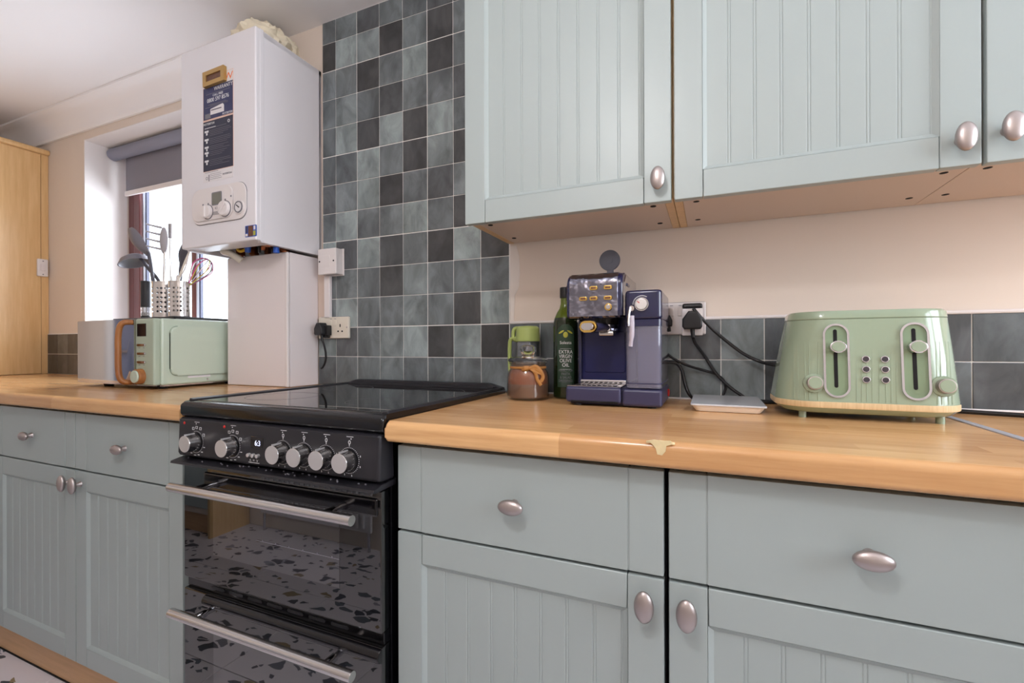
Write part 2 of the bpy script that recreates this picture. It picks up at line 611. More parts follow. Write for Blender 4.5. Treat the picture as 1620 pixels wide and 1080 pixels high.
def circ(cx, cy, r, n=24, rz=None):
    rz = rz or r
    return [(cx + r * math.cos(2 * PI * k / n), cy + rz * math.sin(2 * PI * k / n)) for k in range(n)]


# ------------------------------------------------------------------ object helpers
def thing(name, label, cat, loc, rz=0.0, group=None):
    o = bpy.data.objects.new(name, None)
    o.empty_display_size = 0.05
    COL.objects.link(o)
    o.location = loc
    o.rotation_euler = (0, 0, rz)
    o['label'] = label
    o['category'] = cat
    if group:
        o['group'] = group
    return o


def origin(o):
    """world matrix of an object from its own and its parents' transforms"""
    m = Matrix.LocRotScale(o.location, o.rotation_euler, o.scale)
    while o.parent:
        o = o.parent
        m = Matrix.LocRotScale(o.location, o.rotation_euler, o.scale) @ m
    return m


def part(name, b, m, parent, label=None, smooth=38, at=None):
    """b holds WORLD coordinates; the part is stored relative to its parent, with its own origin at 'at'"""
    if isinstance(b, B):
        if at is None:
            n = len(b.bm.verts)
            at = sum((v.co for v in b.bm.verts), Vector()) / max(n, 1)
        at = Vector(at)
        W = Matrix.Translation(at)
        me = b.mesh(name, W.inverted(), smooth)
    else:
        me, W = b, Matrix.Translation(Vector(at or (0, 0, 0)))
    me.materials.clear()
    me.materials.append(M[m] if isinstance(m, str) else m)
    o = bpy.data.objects.new(name, me)
    COL.objects.link(o)
    if isinstance(b, B) and len(me.polygons) < 1500:
        wn = o.modifiers.new('weighted_normal', 'WEIGHTED_NORMAL')
        wn.keep_sharp = True
        wn.weight = 100
    if parent is not None:
        o.parent = parent
        o.matrix_local = origin(parent).inverted() @ W
    else:
        o.matrix_local = W
    if label:
        o['label'] = label
    return o


def solo(name, b, m, label, cat, group=None, smooth=38, at=None):
    o = part(name, b, m, None, label, smooth, at)
    o['category'] = cat
    if group:
        o['group'] = group
    return o


def struct(name, b, m, parent=None, smooth=38, at=(0, 0, 0)):
    o = part(name, b, m, parent, None, smooth, at=at)
    if parent is None:
        o['kind'] = 'structure'
    return o


def clone(o, at, parent, col=None):
    c = o.copy()
    COL.objects.link(c)
    c.parent = parent
    c.matrix_local = origin(parent).inverted() @ Matrix.Translation(at)
    if col:
        c.color = col
    return c


_fonts = {}


def text(name, body, size, m, parent, at, face='-Y', align='CENTER', extrude=0.0002, scale_x=1.0, roll=0.0, wrap=None):
    cu = bpy.data.curves.new(name, 'FONT')
    cu.body = body
    cu.size = size
    cu.align_x = align
    cu.align_y = 'CENTER'
    cu.extrude = extrude
    cu.resolution_u = 3
    tmp = bpy.data.objects.new('tmp', cu)
    COL.objects.link(tmp)
    bpy.context.view_layer.update()
    me = bpy.data.meshes.new_from_object(tmp.evaluated_get(bpy.context.evaluated_depsgraph_get()))
    bpy.data.objects.remove(tmp)
    me.transform(Matrix.Diagonal((scale_x, 1, 1, 1)))
    if roll:
        me.transform(Matrix.Rotation(roll, 4, 'Z'))
    if face == '-Y':
        me.transform(Matrix.Rotation(PI / 2, 4, 'X'))
    elif face == '+X':
        me.transform(Matrix.Rotation(PI / 2, 4, 'Z') @ Matrix.Rotation(PI / 2, 4, 'X'))
    if wrap:                       # bend the flat text round a vertical cylinder (radius, heading)
        R, head = wrap
        for v in me.vertices:
            a = v.co.x / R
            d = R - v.co.y
            v.co.x, v.co.y = R * math.sin(a) + 0, -d * math.cos(a)
        me.transform(Matrix.Rotation(head, 4, 'Z'))
    me.name = name
    return part(name, me, m, parent, at=at)


WT = 0.91           # worktop top
FY = -0.575         # front plane of the base fronts

# ================================================================== STRUCTURE
XL, XR, YF, ZC = -2.45, 3.0, -1.80, 2.268
WX0, WX1, WZ0, WZ1 = -1.685, -0.50, 1.02, 2.12      # window opening in the back wall

# floor slab with printed terrazzo tiles
floor = struct('floor', B().box(XL - 0.1, XR + 0.1, YF - 0.1, 0.35, -0.06, -0.006), 'joint')
tile_w = 0.45
ftile = None
nx = int(math.ceil((XR - XL) / tile_w))
ny = int(math.ceil((0 - YF) / tile_w))
for i in range(nx):
    for j in range(ny):
        cx, cy = XL + (i + 0.5) * tile_w, YF + (j + 0.5) * tile_w
        if cy > -0.2:
            continue
        if ftile is None:
            h = tile_w / 2 - 0.001
            ftile = part('floor_tile', B().box(cx - h, cx + h, cy - h, cy + h, -0.006, 0.0, 0.001, 1), 'terrazzo', floor, at=(cx, cy, 0))
        else:
            clone(ftile, (cx, cy, 0), floor)

struct('ceiling', B().box(XL - 0.1, XR + 0.1, YF - 0.1, 0.35, ZC, ZC + 0.08), 'ceil')

# back wall, pierced by the window
wb = B()
wb.box(XL - 0.1, WX0, 0.0, 0.3, 0, ZC)
wb.box(WX1, XR + 0.1, 0.0, 0.3, 0, ZC)
wb.box(WX0, WX1, 0.0, 0.3, 0, WZ0)
wb.box(WX0, WX1, 0.0, 0.3, WZ1, ZC)
wall_back = struct('wall_back', wb, 'wall')
rv = B()                                   # plaster lining of the reveal
rv.box(WX0 - 0.001, WX0 + 0.003, 0.001, 0.19, WZ0, WZ1)
rv.box(WX1 - 0.003, WX1 + 0.001, 0.001, 0.19, WZ0, WZ1)
rv.box(WX0, WX1, 0.001, 0.19, WZ1 - 0.003, WZ1 + 0.001)
part('reveal_lining', rv, 'reveal', wall_back)
part('window_sill', B().box(WX0 + 0.003, WX1 - 0.003, -0.02, 0.2, WZ0, WZ0 + 0.022, 0.004), 'white_gloss', wall_back)
# pale unpainted filler beside the tiles under the wall cupboard
part('filler_patch', B().prism([(0.7005, 1.125), (0.7005, 1.365), (0.722, 1.365), (0.731, 1.33), (0.733, 1.28), (0.729, 1.235),
                                (0.716, 1.21), (0.712, 1.13)], 'Y', -0.0016, 0.0), 'wall_patch', wall_back)

# tiled splashback: one object per tile, white grout bed behind
PX, PZ, TH = 0.1, 0.1062, 0.007
part('grout_bed', B().box(-0.0635, 0.7, -0.0045, 0.001, WT, ZC), 'grout', wall_back)
part('grout_bed', B().box(-0.086, -0.0635, -0.0045, 0.001, WT, WT + 2 * PZ), 'grout', wall_back)
part('bare_plaster', B().box(-0.086, -0.04, -0.0085, 0.001, 1.155, 1.33), 'carcass', wall_back)
part('grout_bed', B().box(0.7, 2.9, -0.0045, 0.001, WT, WT + 2 * PZ + 0.003), 'grout', wall_back)
part('grout_bed', B().box(-2.03, -0.39, -0.0045, 0.001, WT, WT + 2 * PZ + 0.003), 'grout', wall_back)
TONE = {'D': (66, 67, 69), 'd': (82, 85, 88), 'm': (98, 104, 107), 'M': (110, 117, 120), 'l': (123, 131, 133), 'L': (135, 145, 146)}
ROWS = {12: 'mMdMmdd', 11: 'DLlDMDM', 10: 'MMDMLDM', 9: 'MlmdMmd', 8: 'mLDLDLM', 7: 'mmLMDlD', 6: 'dMLDmdM', 5: 'mLmMLmD',
        4: 'LdLdMDLD', 3: 'mMmDlMMm', 2: 'mLMmlMDL', 1: 'LdMlLDLD', 0: 'mMMMmMmM'}
rt = random.Random(11)


def tone(ch):
    c = TONE[ch]
    j = rt.uniform(-5, 5)
    return (*s2l([v + j for v in c]), 1)


protos = {}


def wall_tile(x0, x1, z0, z1, col, gx=0.0, gz=0.0):
    key = (round(x1 - x0, 4), round(z1 - z0, 4), gx, gz)
    c = ((x0 + x1) / 2, -TH / 2, (z0 + z1) / 2)
    if key in protos:
        return clone(protos[key], c, wall_back, col)
    g = 0.0012
    o = part('tile', B().box(x0 + g, x1 - g - gx, -TH, 0, z0 + g + gz, z1 - g, 0.0009, 1), 'tile', wall_back, at=c)
    o.color = col
    protos[key] = o
    return o


for j, row in ROWS.items():
    z0, z1 = WT + j * PZ, min(WT + (j + 1) * PZ, ZC - 0.001)
    for k in range(8):
        x0 = (-0.0635 if j > 1 else -0.086) if k == 0 else (k - 1) * PX
        x1 = k * PX
        ch = row[k] if k < len(row) else 'm'
        wall_tile(x0, x1, z0, z1, tone(ch), 0.0008 if k in (1, 4, 7) else 0.0, 0.0012 if j % 3 == 2 else 0.0)
pick = random.Random(5)
SP = {(0, 1): 'm', (1, 1): 'm', (4, 1): 'L', (5, 1): 'd', (6, 1): 'l', (4, 0): 'M', (5, 0): 'l', (6, 0): 'l', (10, 1): 'd', (10, 0): 'm',
      (11, 0): 'd', (11, 1): 'm', (7, 1): 'd', (7, 0): 'd', (0, 0): 'm', (1, 0): 'd'}
for k in range(18):
    for j in range(2):
        ch = SP.get((k, j)) or pick.choice('dmMl')
        wall_tile(0.7 + k * PX, 0.7 + (k + 1) * PX, WT + j * PZ, WT + (j + 1) * PZ, tone(ch))
for k in range(16):
    for j in range(2):
        ch = {(0, 0): 'D', (0, 1): 'D', (1, 0): 'd', (1, 1): 'm', (2, 0): 'd', (2, 1): 'd'}.get((k, j)) or pick.choice('dm')
        c = tone(ch)
        wall_tile(-2.03 + k * PX, -2.03 + (k + 1) * PX, WT + j * PZ, WT + (j + 1) * PZ, (c[0] * 1.12, c[1], c[2] * 0.88, 1))

# other walls
wl = B()
wl.box(XL - 0.1, XL, YF - 0.1, -1.79, 0, ZC)
wl.box(XL - 0.1, XL, -1.29, 0.1, 0, ZC)
wl.box(XL - 0.1, XL, -1.79, -1.29, 2.02, ZC)
wall_left = struct('wall_left', wl, 'wall')
wr = B()
wr.box(XR, XR + 0.1, YF - 0.1, -1.68, 0, ZC)
wr.box(XR, XR + 0.1, -0.14, 0.1, 0, ZC)
wr.box(XR, XR + 0.1, -1.68, -0.14, 2.12, ZC)
wr.box(XR, XR + 0.1, -1.68, -0.14, 0, 0.98)
wall_right = struct('wall_right', wr, 'wall')
struct('wall_front', B().box(XL - 0.1, XR + 0.1, YF - 0.1, YF, 0, ZC), 'wall')
# grey-blue door in a white frame in the left wall, wide window in the right wall
dl = B()
dl.box(XL - 0.06, XL + 0.012, -1.29, -1.222, 0, 2.08, 0.004)
dl.box(XL - 0.06, XL + 0.012, -1.799, -1.77, 0, 2.08, 0.004)
dl.box(XL - 0.06, XL + 0.012, -1.77, -1.29, 2.02, 2.08, 0.004)
door_1 = struct('door_1', dl, 'white_door')
part('door_leaf', B().box(XL - 0.05, XL - 0.01, -1.769, -1.293, 0.004, 2.017, 0.003), 'blue_door', door_1)
part('door_handle', B().cyl((XL - 0.01, -1.36, 1.02), (XL + 0.04, -1.36, 1.02), 0.009).cyl((XL + 0.035, -1.36, 1.02), (XL + 0.035, -1.48, 1.02), 0.009), 'nickel', door_1)
dr = B()
for y0, y1 in ((-1.68, -1.61), (-0.945, -0.875), (-0.21, -0.14)):
    dr.box(XR + 0.02, XR + 0.08, y0, y1, 0.98, 2.12, 0.004)
for y0, y1 in ((-1.61, -0.945), (-0.875, -0.21)):
    dr.box(XR + 0.022, XR + 0.078, y0, y1, 0.98, 1.05, 0.004)
    dr.box(XR + 0.022, XR + 0.078, y0, y1, 2.05, 2.12, 0.004)
window_2 = struct('window_2', dr, 'white_door')
part('pane', B().box(XR + 0.046, XR + 0.052, -1.61, -0.945, 1.05, 2.05), 'pane', window_2)
part('pane', B().box(XR + 0.046, XR + 0.052, -0.875, -0.21, 1.05, 2.05), 'pane', window_2)

# concave coving along the back wall, cut away at the boiler
cv = [(0.0, 2.158), (-0.012, 2.158), (-0.016, 2.17)]
for k in range(9):
    a = PI / 2 * k / 8
    cv.append((-0.078 + 0.062 * math.cos(a), 2.172 + 0.08 * math.sin(a)))
cv += [(-0.09, 2.256), (-0.096, 2.258), (-0.096, ZC), (0, ZC)]
struct('trim_1', B().prism(cv, 'X', XL, -0.33), 'ceil')

# window: mahogany frame, opening sash on the left, panes
FYa, FYb = 0.195, 0.235
wf = B()
wf.box(WX0, WX0 + 0.055, FYa, FYb, WZ0, WZ1, 0.01, 3)
wf.box(WX1 - 0.06, WX1, FYa, FYb, WZ0, WZ1, 0.01, 3)
wf.box(WX0 + 0.05, WX1 - 0.05, FYa, FYb, WZ1 - 0.07, WZ1, 0.01, 3)
wf.box(WX0 + 0.05, WX1 - 0.05, FYa, FYb, WZ0, WZ0 + 0.06, 0.01, 3)
wf.box(-1.15, -1.115, FYa, FYb, WZ0, WZ1, 0.008, 3)
window_1 = struct('window_1', wf, 'brown_frame')
part('frame_groove', B().box(WX0 + 0.05, WX0 + 0.072, FYa + 0.014, FYb - 0.004, WZ0 + 0.06, WZ1 - 0.07), 'dark', window_1)
sb = B()
sb.box(WX0 + 0.066, WX0 + 0.125, FYa - 0.01, FYb - 0.012, WZ0 + 0.055, WZ1 - 0.065, 0.01, 3)
sb.box(WX0 + 0.115, -1.155, FYa - 0.01, FYb - 0.012, WZ1 - 0.12, WZ1 - 0.065, 0.01, 3)
sb.box(WX0 + 0.115, -1.155, FYa - 0.01, FYb - 0.012, WZ0 + 0.055, WZ0 + 0.115, 0.01, 3)
part('sash', sb, 'brown_frame', window_1)
gs, g2 = B(), B()
for x0 in (WX0 + 0.125, -1.115):
    gs.box(x0, x0 + 0.012, FYa + 0.005, FYb - 0.014, WZ0 + 0.08, WZ1 - 0.08)
    g2.box(x0 + 0.012, x0 + 0.022, FYa + 0.012, FYb - 0.014, WZ0 + 0.08, WZ1 - 0.08)
part('glazing_gasket', gs, 'white_seal', window_1)
part('glazing_seal', g2, 'dark_seal', window_1)
part('pane', B().box(WX0 + 0.13, -1.15, FYa + 0.022, FYa + 0.026, WZ0 + 0.08, WZ1 - 0.08), 'pane', window_1)
part('pane', B().box(-1.115, WX1 - 0.05, FYa + 0.022, FYa + 0.026, WZ0 + 0.05, WZ1 - 0.06), 'pane', window_1)

# ================================================================== LARGE FURNITURE


def knob(parent, x, y, z, vertical=True):
    b = B()
    rx, rz = (0.0150, 0.0245) if vertical else (0.0235, 0.0135)
    b.ell((x, y - 0.021, z), (rx, 0.0095, rz), 24, 14)
    b.lathe([(0.0, 0.0), (0.0085, 0.0), (0.0075, 0.003), (0.0055, 0.01), (0.006, 0.018), (0, 0.018)], (x, y, z), 'Y', 16)
    return part('knob', b, 'nickel', parent)


def drawer(parent, x0, x1, z0, z1, yf, kz=None, side=0.055):
    b = B()
    b.box(x0, x0 + side - 0.0007, yf, yf + 0.02, z0, z1, 0.0025, 2)
    b.box(x0 + side + 0.0007, x1 - side - 0.0007, yf, yf + 0.02, z0, z1, 0.0012, 2)
    b.box(x1 - side + 0.0007, x1, yf, yf + 0.02, z0, z1, 0.0025, 2)
    b.box(x0 + side - 0.01, x0 + side + 0.01, yf + 0.0015, yf + 0.018, z0 + 0.001, z1 - 0.001)
    b.box(x1 - side - 0.01, x1 - side + 0.01, yf + 0.0015, yf + 0.018, z0 + 0.001, z1 - 0.001)
    d = part('drawer', b, 'sage', parent)
    knob(d, (x0 + x1) / 2, yf, (kz if kz else (z0 + z1) / 2), False)
    return d


def door(parent, x0, x1, z0, z1, yf, kx, kz, stile=0.056, rail=0.056, n=8, t=0.02, name='door'):
    b = B()
    b.box(x0, x0 + stile, yf, yf + t, z0, z1, 0.0025, 2)
    b.box(x1 - stile, x1, yf, yf + t, z0, z1, 0.0025, 2)
    for a, c in ((z0, z0 + rail), (z1 - rail, z1)):
        b.box(x0 + stile + 0.0008, x1 - stile - 0.0008, yf, yf + t, a, c, 0.0012, 1)
    b.box(x0 + stile - 0.01, x1 - stile + 0.01, yf + 0.012, yf + t - 0.001, z0 + 0.01, z1 - 0.01)
    ix0, ix1, iz0, iz1 = x0 + stile, x1 - stile, z0 + rail, z1 - rail
    e = 0.009
    o = [(ix0, iz0), (ix1, iz0), (ix1, iz1), (ix0, iz1)]
    i = [(ix0 + e, iz0 + e), (ix1 - e, iz0 + e), (ix1 - e, iz1 - e), (ix0 + e, iz1 - e)]
    va = [b.bm.verts.new((u, yf + 0.0004, v)) for u, v in o]
    vb = [b.bm.verts.new((u, yf + 0.0075, v)) for u, v in i]
    vc = [b.bm.verts.new((u, yf + 0.013, v)) for u, v in o]
    for k in range(4):
        k2 = (k + 1) % 4
        b.bm.faces.new((va[k], va[k2], vb[k2], vb[k]))
        b.bm.faces.new((va[k2], va[k], vc[k], vc[k2]))
    d = part(name, b, 'sage', parent)
    # tongue-and-groove boards, each with a small bead on its right edge
    px0, px1 = ix0 + e * 0.6, ix1 - e * 0.6
    w = (px1 - px0) / n
    yp, g = yf + 0.0068, 0.0010
    first = None
    for k in range(n):
        if first is None:
            u0, u1 = px0, px0 + w
            pr = [(u0, yp + 0.006), (u0, yp + g), (u0 + 0.0012, yp), (u1 - 0.0066, yp), (u1 - 0.0052, yp + g), (u1 - 0.0038, yp + 0.0001),
                  (u1 - 0.0014, yp + 0.0001), (u1, yp + g), (u1, yp + 0.006)]
            first = part('board', B().prism(pr, 'Z', iz0 + 0.004, iz1 - 0.004), 'sage', d, smooth=15,
                         at=(u0, yp, (iz0 + iz1) / 2))
        else:
            clone(first, (px0 + k * w, yp, (iz0 + iz1) / 2), d)
    if kx is not None:
        knob(d, kx, yf, kz, True)
    return d


def base_cabinet(label, x0, x1, draws, doors, group=None):
    t = thing('base_cabinet', label, 'cabinet', ((x0 + x1) / 2, -0.3, 0), group=group)
    c = B()
    c.box(x0, x0 + 0.016, -0.553, -0.02, 0.118, 0.866)
    c.box(x1 - 0.016, x1, -0.553, -0.02, 0.118, 0.866)
    c.box(x0 + 0.016, x1 - 0.016, -0.553, -0.02, 0.118, 0.134)
    c.box(x0 + 0.016, x1 - 0.016, -0.03, -0.02, 0.134, 0.866)
    c.box(x0 + 0.016, x1 - 0.016, -0.553, -0.45, 0.85, 0.866)
    part('carcass', c, 'dark', t)
    lg = None
    for lx in (x0 + 0.06, x1 - 0.06):
        for ly in (-0.47, -0.08):
            part('leg', B().cyl((lx, ly, 0), (lx, ly, 0.118), 0.018, seg=12), 'black_plastic', t)
    for a, b_ in draws:
        drawer(t, a, b_, 0.694, 0.859, FY, 0.775)
    for a, b_, kx in doors:
        door(t, a, b_, 0.12, 0.689, FY, kx, 0.652)
    return t


base_cabinet('long sage green base cabinet with two drawers, left of the cooker', -0.957, 0.040,
             [(-0.955, -0.4595), (-0.4565, 0.038)], [(-0.955, -0.4595, -0.487), (-0.4565, 0.038, -0.429)])
base_cabinet('sage green base cabinet out of frame at the far left end', -1.46, -0.959,
             [(-1.457, -0.961)], [(-1.457, -0.961, -1.43)])
base_cabinet('sage green base cabinet just right of the cooker, door knob at its right', 0.700, 1.208,
             [(0.703, 1.2055)], [(0.7025, 1.2055, 1.1775)])
base_cabinet('sage green base cabinet under the toaster, door knob at its left', 1.210, 1.722,
             [(1.2125, 1.72)], [(1.2125, 1.72, 1.239)])
base_cabinet('sage green base cabinet beyond the right edge of the picture', 1.724, 2.24,
             [(1.727, 2.237)], [(1.727, 2.237, 2.205)])

for lab, x0, x1 in (('beech plinth under the base cabinets left of the cooker', -1.46, 0.06),
                    ('beech plinth under the base cabinets right of the cooker', 0.705, 2.24)):
    t = thing('plinth', lab, 'plinth', ((x0 + x1) / 2, -0.53, 0))
    part('board', B().box(x0, x1, -0.54, -0.524, 0.004, 0.1175, 0.001), 'beech_h', t)
    part('seal_strip', B().box(x0, x1, -0.5425, -0.528, 0.0, 0.0045), 'dark', t)

# worktops: postformed front edge
prof = [(-0.004, 0.87), (-0.004, WT), (-0.592, WT)]
for k in range(1, 7):
    a = PI / 2 * k / 6
    prof.append((-0.592 - 0.0135 * math.sin(a), WT - 0.0135 * (1 - math.cos(a))))
for k in range(0, 6):
    a = PI / 2 * k / 5
    prof.append((-0.597 - 0.0085 * math.cos(a), 0.8785 - 0.0085 * math.sin(a)))
solo('worktop', B().prism(prof, 'X', -2.43, 0.076, 0.0015, 1), 'beech', 'beech worktop left of the cooker, under the green microwave', 'worktop', at=(-1.2, -0.3, WT))
wt2 = solo('worktop', B().prism(prof, 'X', 0.696, 1.705, 0.005, 3), 'beech', 'beech worktop right of the cooker with a chipped front edge', 'worktop', at=(1.2, -0.3, WT))
ch = B().prism([(1.186, 0.9108), (1.194, 0.9125), (1.204, 0.9118), (1.218, 0.9124), (1.221, 0.9085), (1.212, 0.905), (1.211, 0.897), (1.206, 0.8905),
                (1.199, 0.8915), (1.197, 0.9), (1.192, 0.906)], 'Y', -0.6062, -0.602)
part('chip', ch, 'chip', wt2, 'pale chipped patch on the front edge')
part('chip', B().prism([(1.183, -0.605), (1.192, -0.598), (1.203, -0.594), (1.215, -0.597), (1.224, -0.603), (1.221, -0.6055), (1.205, -0.6058)], 'Z', 0.9075, 0.9107),
     'chip', wt2, 'pale chipped patch on the front edge')
solo('worktop_joint_strip', B().box(1.705, 1.719, -0.605, -0.004, 0.872, 0.9112, 0.0006, 1), 'alu', 'aluminium strip joining two worktops, beside the toaster', 'joint strip')
solo('worktop', B().prism(prof, 'X', 1.719, 2.6, 0.0015, 1), 'beech', 'beech worktop right of the aluminium joint strip', 'worktop', at=(2.1, -0.3, WT))
solo('sealant_bead', B().cyl((0.7, -0.0085, WT + 0.001), (2.6, -0.0085, WT + 0.001), 0.0035, seg=8), 'white_plastic',
     'thin white sealant bead along the back of the right worktop', 'sealant')
solo('sealant_bead', B().cyl((0.7, -0.005, WT + 2 * PZ + 0.003), (2.6, -0.005, WT + 2 * PZ + 0.003), 0.0045, seg=8), 'white_plastic',
     'thin white sealant bead along the top of the right splashback tiles', 'sealant')

# wall cupboards
UY = -0.297


def wall_cabinet(label, x0, x1, kx, kz, el=True, er=True):
    t = thing('wall_cabinet', label, 'cabinet', ((x0 + x1) / 2, -0.14, 1.37))
    yb = UY + 0.022
    z1 = 2.09
    part('side_panel', B().box(x0, x0 + 0.018, yb, -0.008, 1.37 if el else 1.3895, z1, 0.0006, 1), 'beech_v', t, 'beech edged side panel')
    part('side_panel', B().box(x1 - 0.018, x1, yb, -0.008, 1.37 if er else 1.3895, z1, 0.0006, 1), 'beech_v', t, 'beech edged side panel')
    part('bottom_panel', B().box(x0 + (0.0185 if el else 0.0002), x1 - (0.0185 if er else 0.0002), yb + 0.001, -0.008, 1.371 if el and er else 1.3702, 1.389), 'carcass', t)
    part('top_panel', B().box(x0 + 0.018, x1 - 0.018, yb, -0.008, z1 - 0.018, z1), 'carcass', t)
    part('back_panel', B().box(x0 + 0.018, x1 - 0.018, -0.014, -0.008, 1.389, z1 - 0.018), 'carcass', t)
    for sx in (x0 + (0.045 if el else 0.03), x1 - (0.045 if er else 0.03)):
        for sy in (-0.235, -0.075):
            part('screw_hole', B().cyl((sx, sy, 1.3698), (sx, sy, 1.3745), 0.0065, seg=14), 'dark', t, 'dark drilled fixing hole')
    door(t, x0 + 0.003, x1 - 0.002, 1.361, 2.088, UY, kx, kz)
    return t


wall_cabinet('sage green wall cupboard above the coffee machine, nearest the tall tiles', 0.700, 1.2005, 1.173, 1.4055)
wall_cabinet('sage green wall cupboard above the toaster, in the middle', 1.2015, 1.6995, 1.669, 1.4035, True, False)
wall_cabinet('sage green wall cupboard cut off by the right edge of the picture', 1.7005, 2.2, 1.7285, 1.4095, False, True)

# tall beech dresser unit standing on the left worktop
t = thing('dresser_unit', 'tall beech dresser cupboard standing on the worktop at far left', 'cupboard', (-2.2, -0.35, WT))
part('side_panel', B().box(-2.42, -2.032, -0.028, -0.012, WT, 2.09), 'beech_v', t)
part('door', B().box(-2.05, -2.03, -0.395, -0.033, WT + 0.002, 2.09, 0.0015), 'beech_v', t)
part('door', B().box(-2.05, -2.03, -0.75, -0.399, WT + 0.002, 2.09, 0.0015), 'beech_v', t)
part('carcass', B().box(-2.42, -2.052, -0.75, -0.03, WT, 2.088), 'beech_v', t)
part('edge_strip', B().box(-2.046, -2.0305, -0.0315, -0.001, WT + 0.001, 1.4745, 0.001), 'beech_v', t)
part('edge_strip', B().box(-2.046, -2.0305, -0.0315, -0.001, 1.4765, 2.09, 0.001), 'beech_v', t)
cr = [(-2.05, 2.09), (-2.024, 2.09)] + [(-2.024 + 0.011 * math.cos(a), 2.104 + 0.014 * math.sin(a)) for a in [(-PI / 2 + PI * k / 8) for k in range(1, 9)]] + [(-2.05, 2.118)]
part('cornice', B().prism(cr, 'Y', -0.75, -0.001, 0.001, 1), 'beech_v', t)

# units on the far side of the galley, seen mirrored in the oven glass
t = thing('base_cabinet', 'base unit on the opposite side, mirrored in the oven glass', 'cabinet', (-1.8, -1.68, 0))
part('carcass', B().box(-2.43, -1.262, YF + 0.01, -1.575, 0.118, 0.866), 'carcass', t)
part('side_panel', B().box(-1.26, -1.242, YF + 0.005, -1.556, 0.0, 0.868), 'beech_v', t, 'beech end panel')
part('plinth_board', B().box(-2.43, -1.262, -1.62, -1.604, 0.0, 0.118), 'beech_h', t)
for a, b_ in ((-1.84, -1.264), (-2.42, -1.843)):
    part('door', B().box(a, b_, -1.575, -1.556, 0.16, 0.86, 0.002), 'sage', t)
t = thing('radiator', 'white panel radiator on the opposite wall, mirrored in the oven glass', 'radiator', (-0.7, YF + 0.05, 0.1))
rb = B()
rb.box(-1.1, -0.31, YF + 0.03, YF + 0.045, 0.1, 0.66, 0.004)
part('panel', rb, 'radiator', t)
fl = B()
for k in range(20):
    fl.box(-1.08 + k * 0.0375, -1.08 + k * 0.0375 + 0.02, YF + 0.045, YF + 0.056, 0.12, 0.64, 0.005)
part('flutes', fl, 'radiator', t)['kind'] = 'stuff'
part('pipe', B().cyl((-1.08, YF + 0.035, 0.0), (-1.08, YF + 0.035, 0.11), 0.008), 'chrome', t)
part('pipe', B().cyl((-0.33, YF + 0.035, 0.0), (-0.33, YF + 0.035, 0.11), 0.008), 'chrome', t)
part('bracket', B().box(-0.9, -0.86, YF + 0.001, YF + 0.031, 0.3, 0.6), 'radiator', t)
part('bracket', B().box(-0.54, -0.5, YF + 0.001, YF + 0.031, 0.3, 0.6), 'radiator', t)
LX, LY, LZ = 0.95, -1.5, 2.02  # unseen lamp, added to brighten the ceiling and the wall cupboards
t = thing('added_lamp', 'added fill lamp hung out of frame behind the camera', 'lamp', (LX, LY, ZC))
part('ceiling_rose', B().lathe([(0, 0), (0.045, 0), (0.04, -0.02), (0, -0.024)], (LX, LY, ZC), 'Z', 28), 'white_plastic', t)
part('cord', B().cyl((LX, LY, LZ + 0.1), (LX, LY, ZC - 0.02), 0.003, seg=8), 'white_plastic', t)
part('holder', B().cyl((LX, LY, LZ + 0.055), (LX, LY, LZ + 0.105), 0.02, seg=18), 'white_plastic', t)
ll = bpy.data.lights.new('added_fill_bulb', 'POINT')
ll.shadow_soft_size = 0.06
ll.energy = 19
ll.color = (0.96, 0.97, 1.0)
lo = bpy.data.objects.new('added_fill_bulb', ll)
lo.location = (LX, LY, LZ)
COL.objects.link(lo)

# ================================================================== COOKER
CX0, CX1 = 0.087, 0.689
t = thing('cooker', 'black freestanding electric double oven cooker between the worktops', 'cooker', (0.388, -0.3, 0))
b = B()
b.box(CX0 + 0.004, CX1 - 0.003, -0.574, -0.03, 0.03, 0.882, 0.003)
part('body', b, 'black_gloss', t)
for fx in (CX0 + 0.05, CX1 - 0.05):
    for fy in (-0.53, -0.08):
        part('foot', B().cyl((fx, fy, 0), (fx, fy, 0.032), 0.02, seg=14), 'black_plastic', t)
part('kick_panel', B().box(CX0 + 0.01, CX1 - 0.01, -0.565, -0.55, 0.03, 0.075), 'black_satin', t)
# hob: enamel surround with rolled front, ceramic glass, rear rail
hp = [(-0.02, 0.884), (-0.02, 0.922), (-0.585, 0.922)]
for k in range(1, 7):
    a = PI / 2 * k / 6
    hp.append((-0.585 - 0.024 * math.sin(a), 0.922 - 0.012 * (1 - math.cos(a))))
hp += [(-0.609, 0.893), (-0.604, 0.886), (-0.59, 0.884)]
hob = part('hob', B().prism(hp, 'X', CX0 - 0.005, CX1 + 0.004, 0.006, 3), 'black_gloss', t)
part('ceramic_glass', B().box(CX0 + 0.018, CX1 - 0.017, -0.582, -0.06, 0.917, 0.9232, 0.0008, 1), 'black_glass', hob)
part('side_rim', B().prism([(CX0 - 0.003, 0.921), (CX0 + 0.018, 0.921), (CX0 + 0.014, 0.9255), (CX0 + 0.001, 0.9275)], 'Y', -0.588, -0.045, 0.001, 1), 'black_satin', hob)
part('side_rim', B().prism([(CX1 - 0.017, 0.921), (CX1 + 0.003, 0.921), (CX1, 0.9262), (CX1 - 0.012, 0.9255)], 'Y', -0.588, -0.045, 0.001, 1), 'black_satin', hob)
rl = [(CX0 - 0.002, 0.921), (CX1 + 0.002, 0.921), (CX1 + 0.001, 0.926), (CX1 - 0.045, 0.938), (CX0 + 0.045, 0.938), (CX0 - 0.001, 0.926)]
part('rear_rail', B().prism(rl, 'Y', -0.05, -0.022, 0.003, 2).box(CX0 + 0.02, CX1 - 0.02, -0.062, -0.046, 0.921, 0.9285, 0.002), 'black_satin', hob)
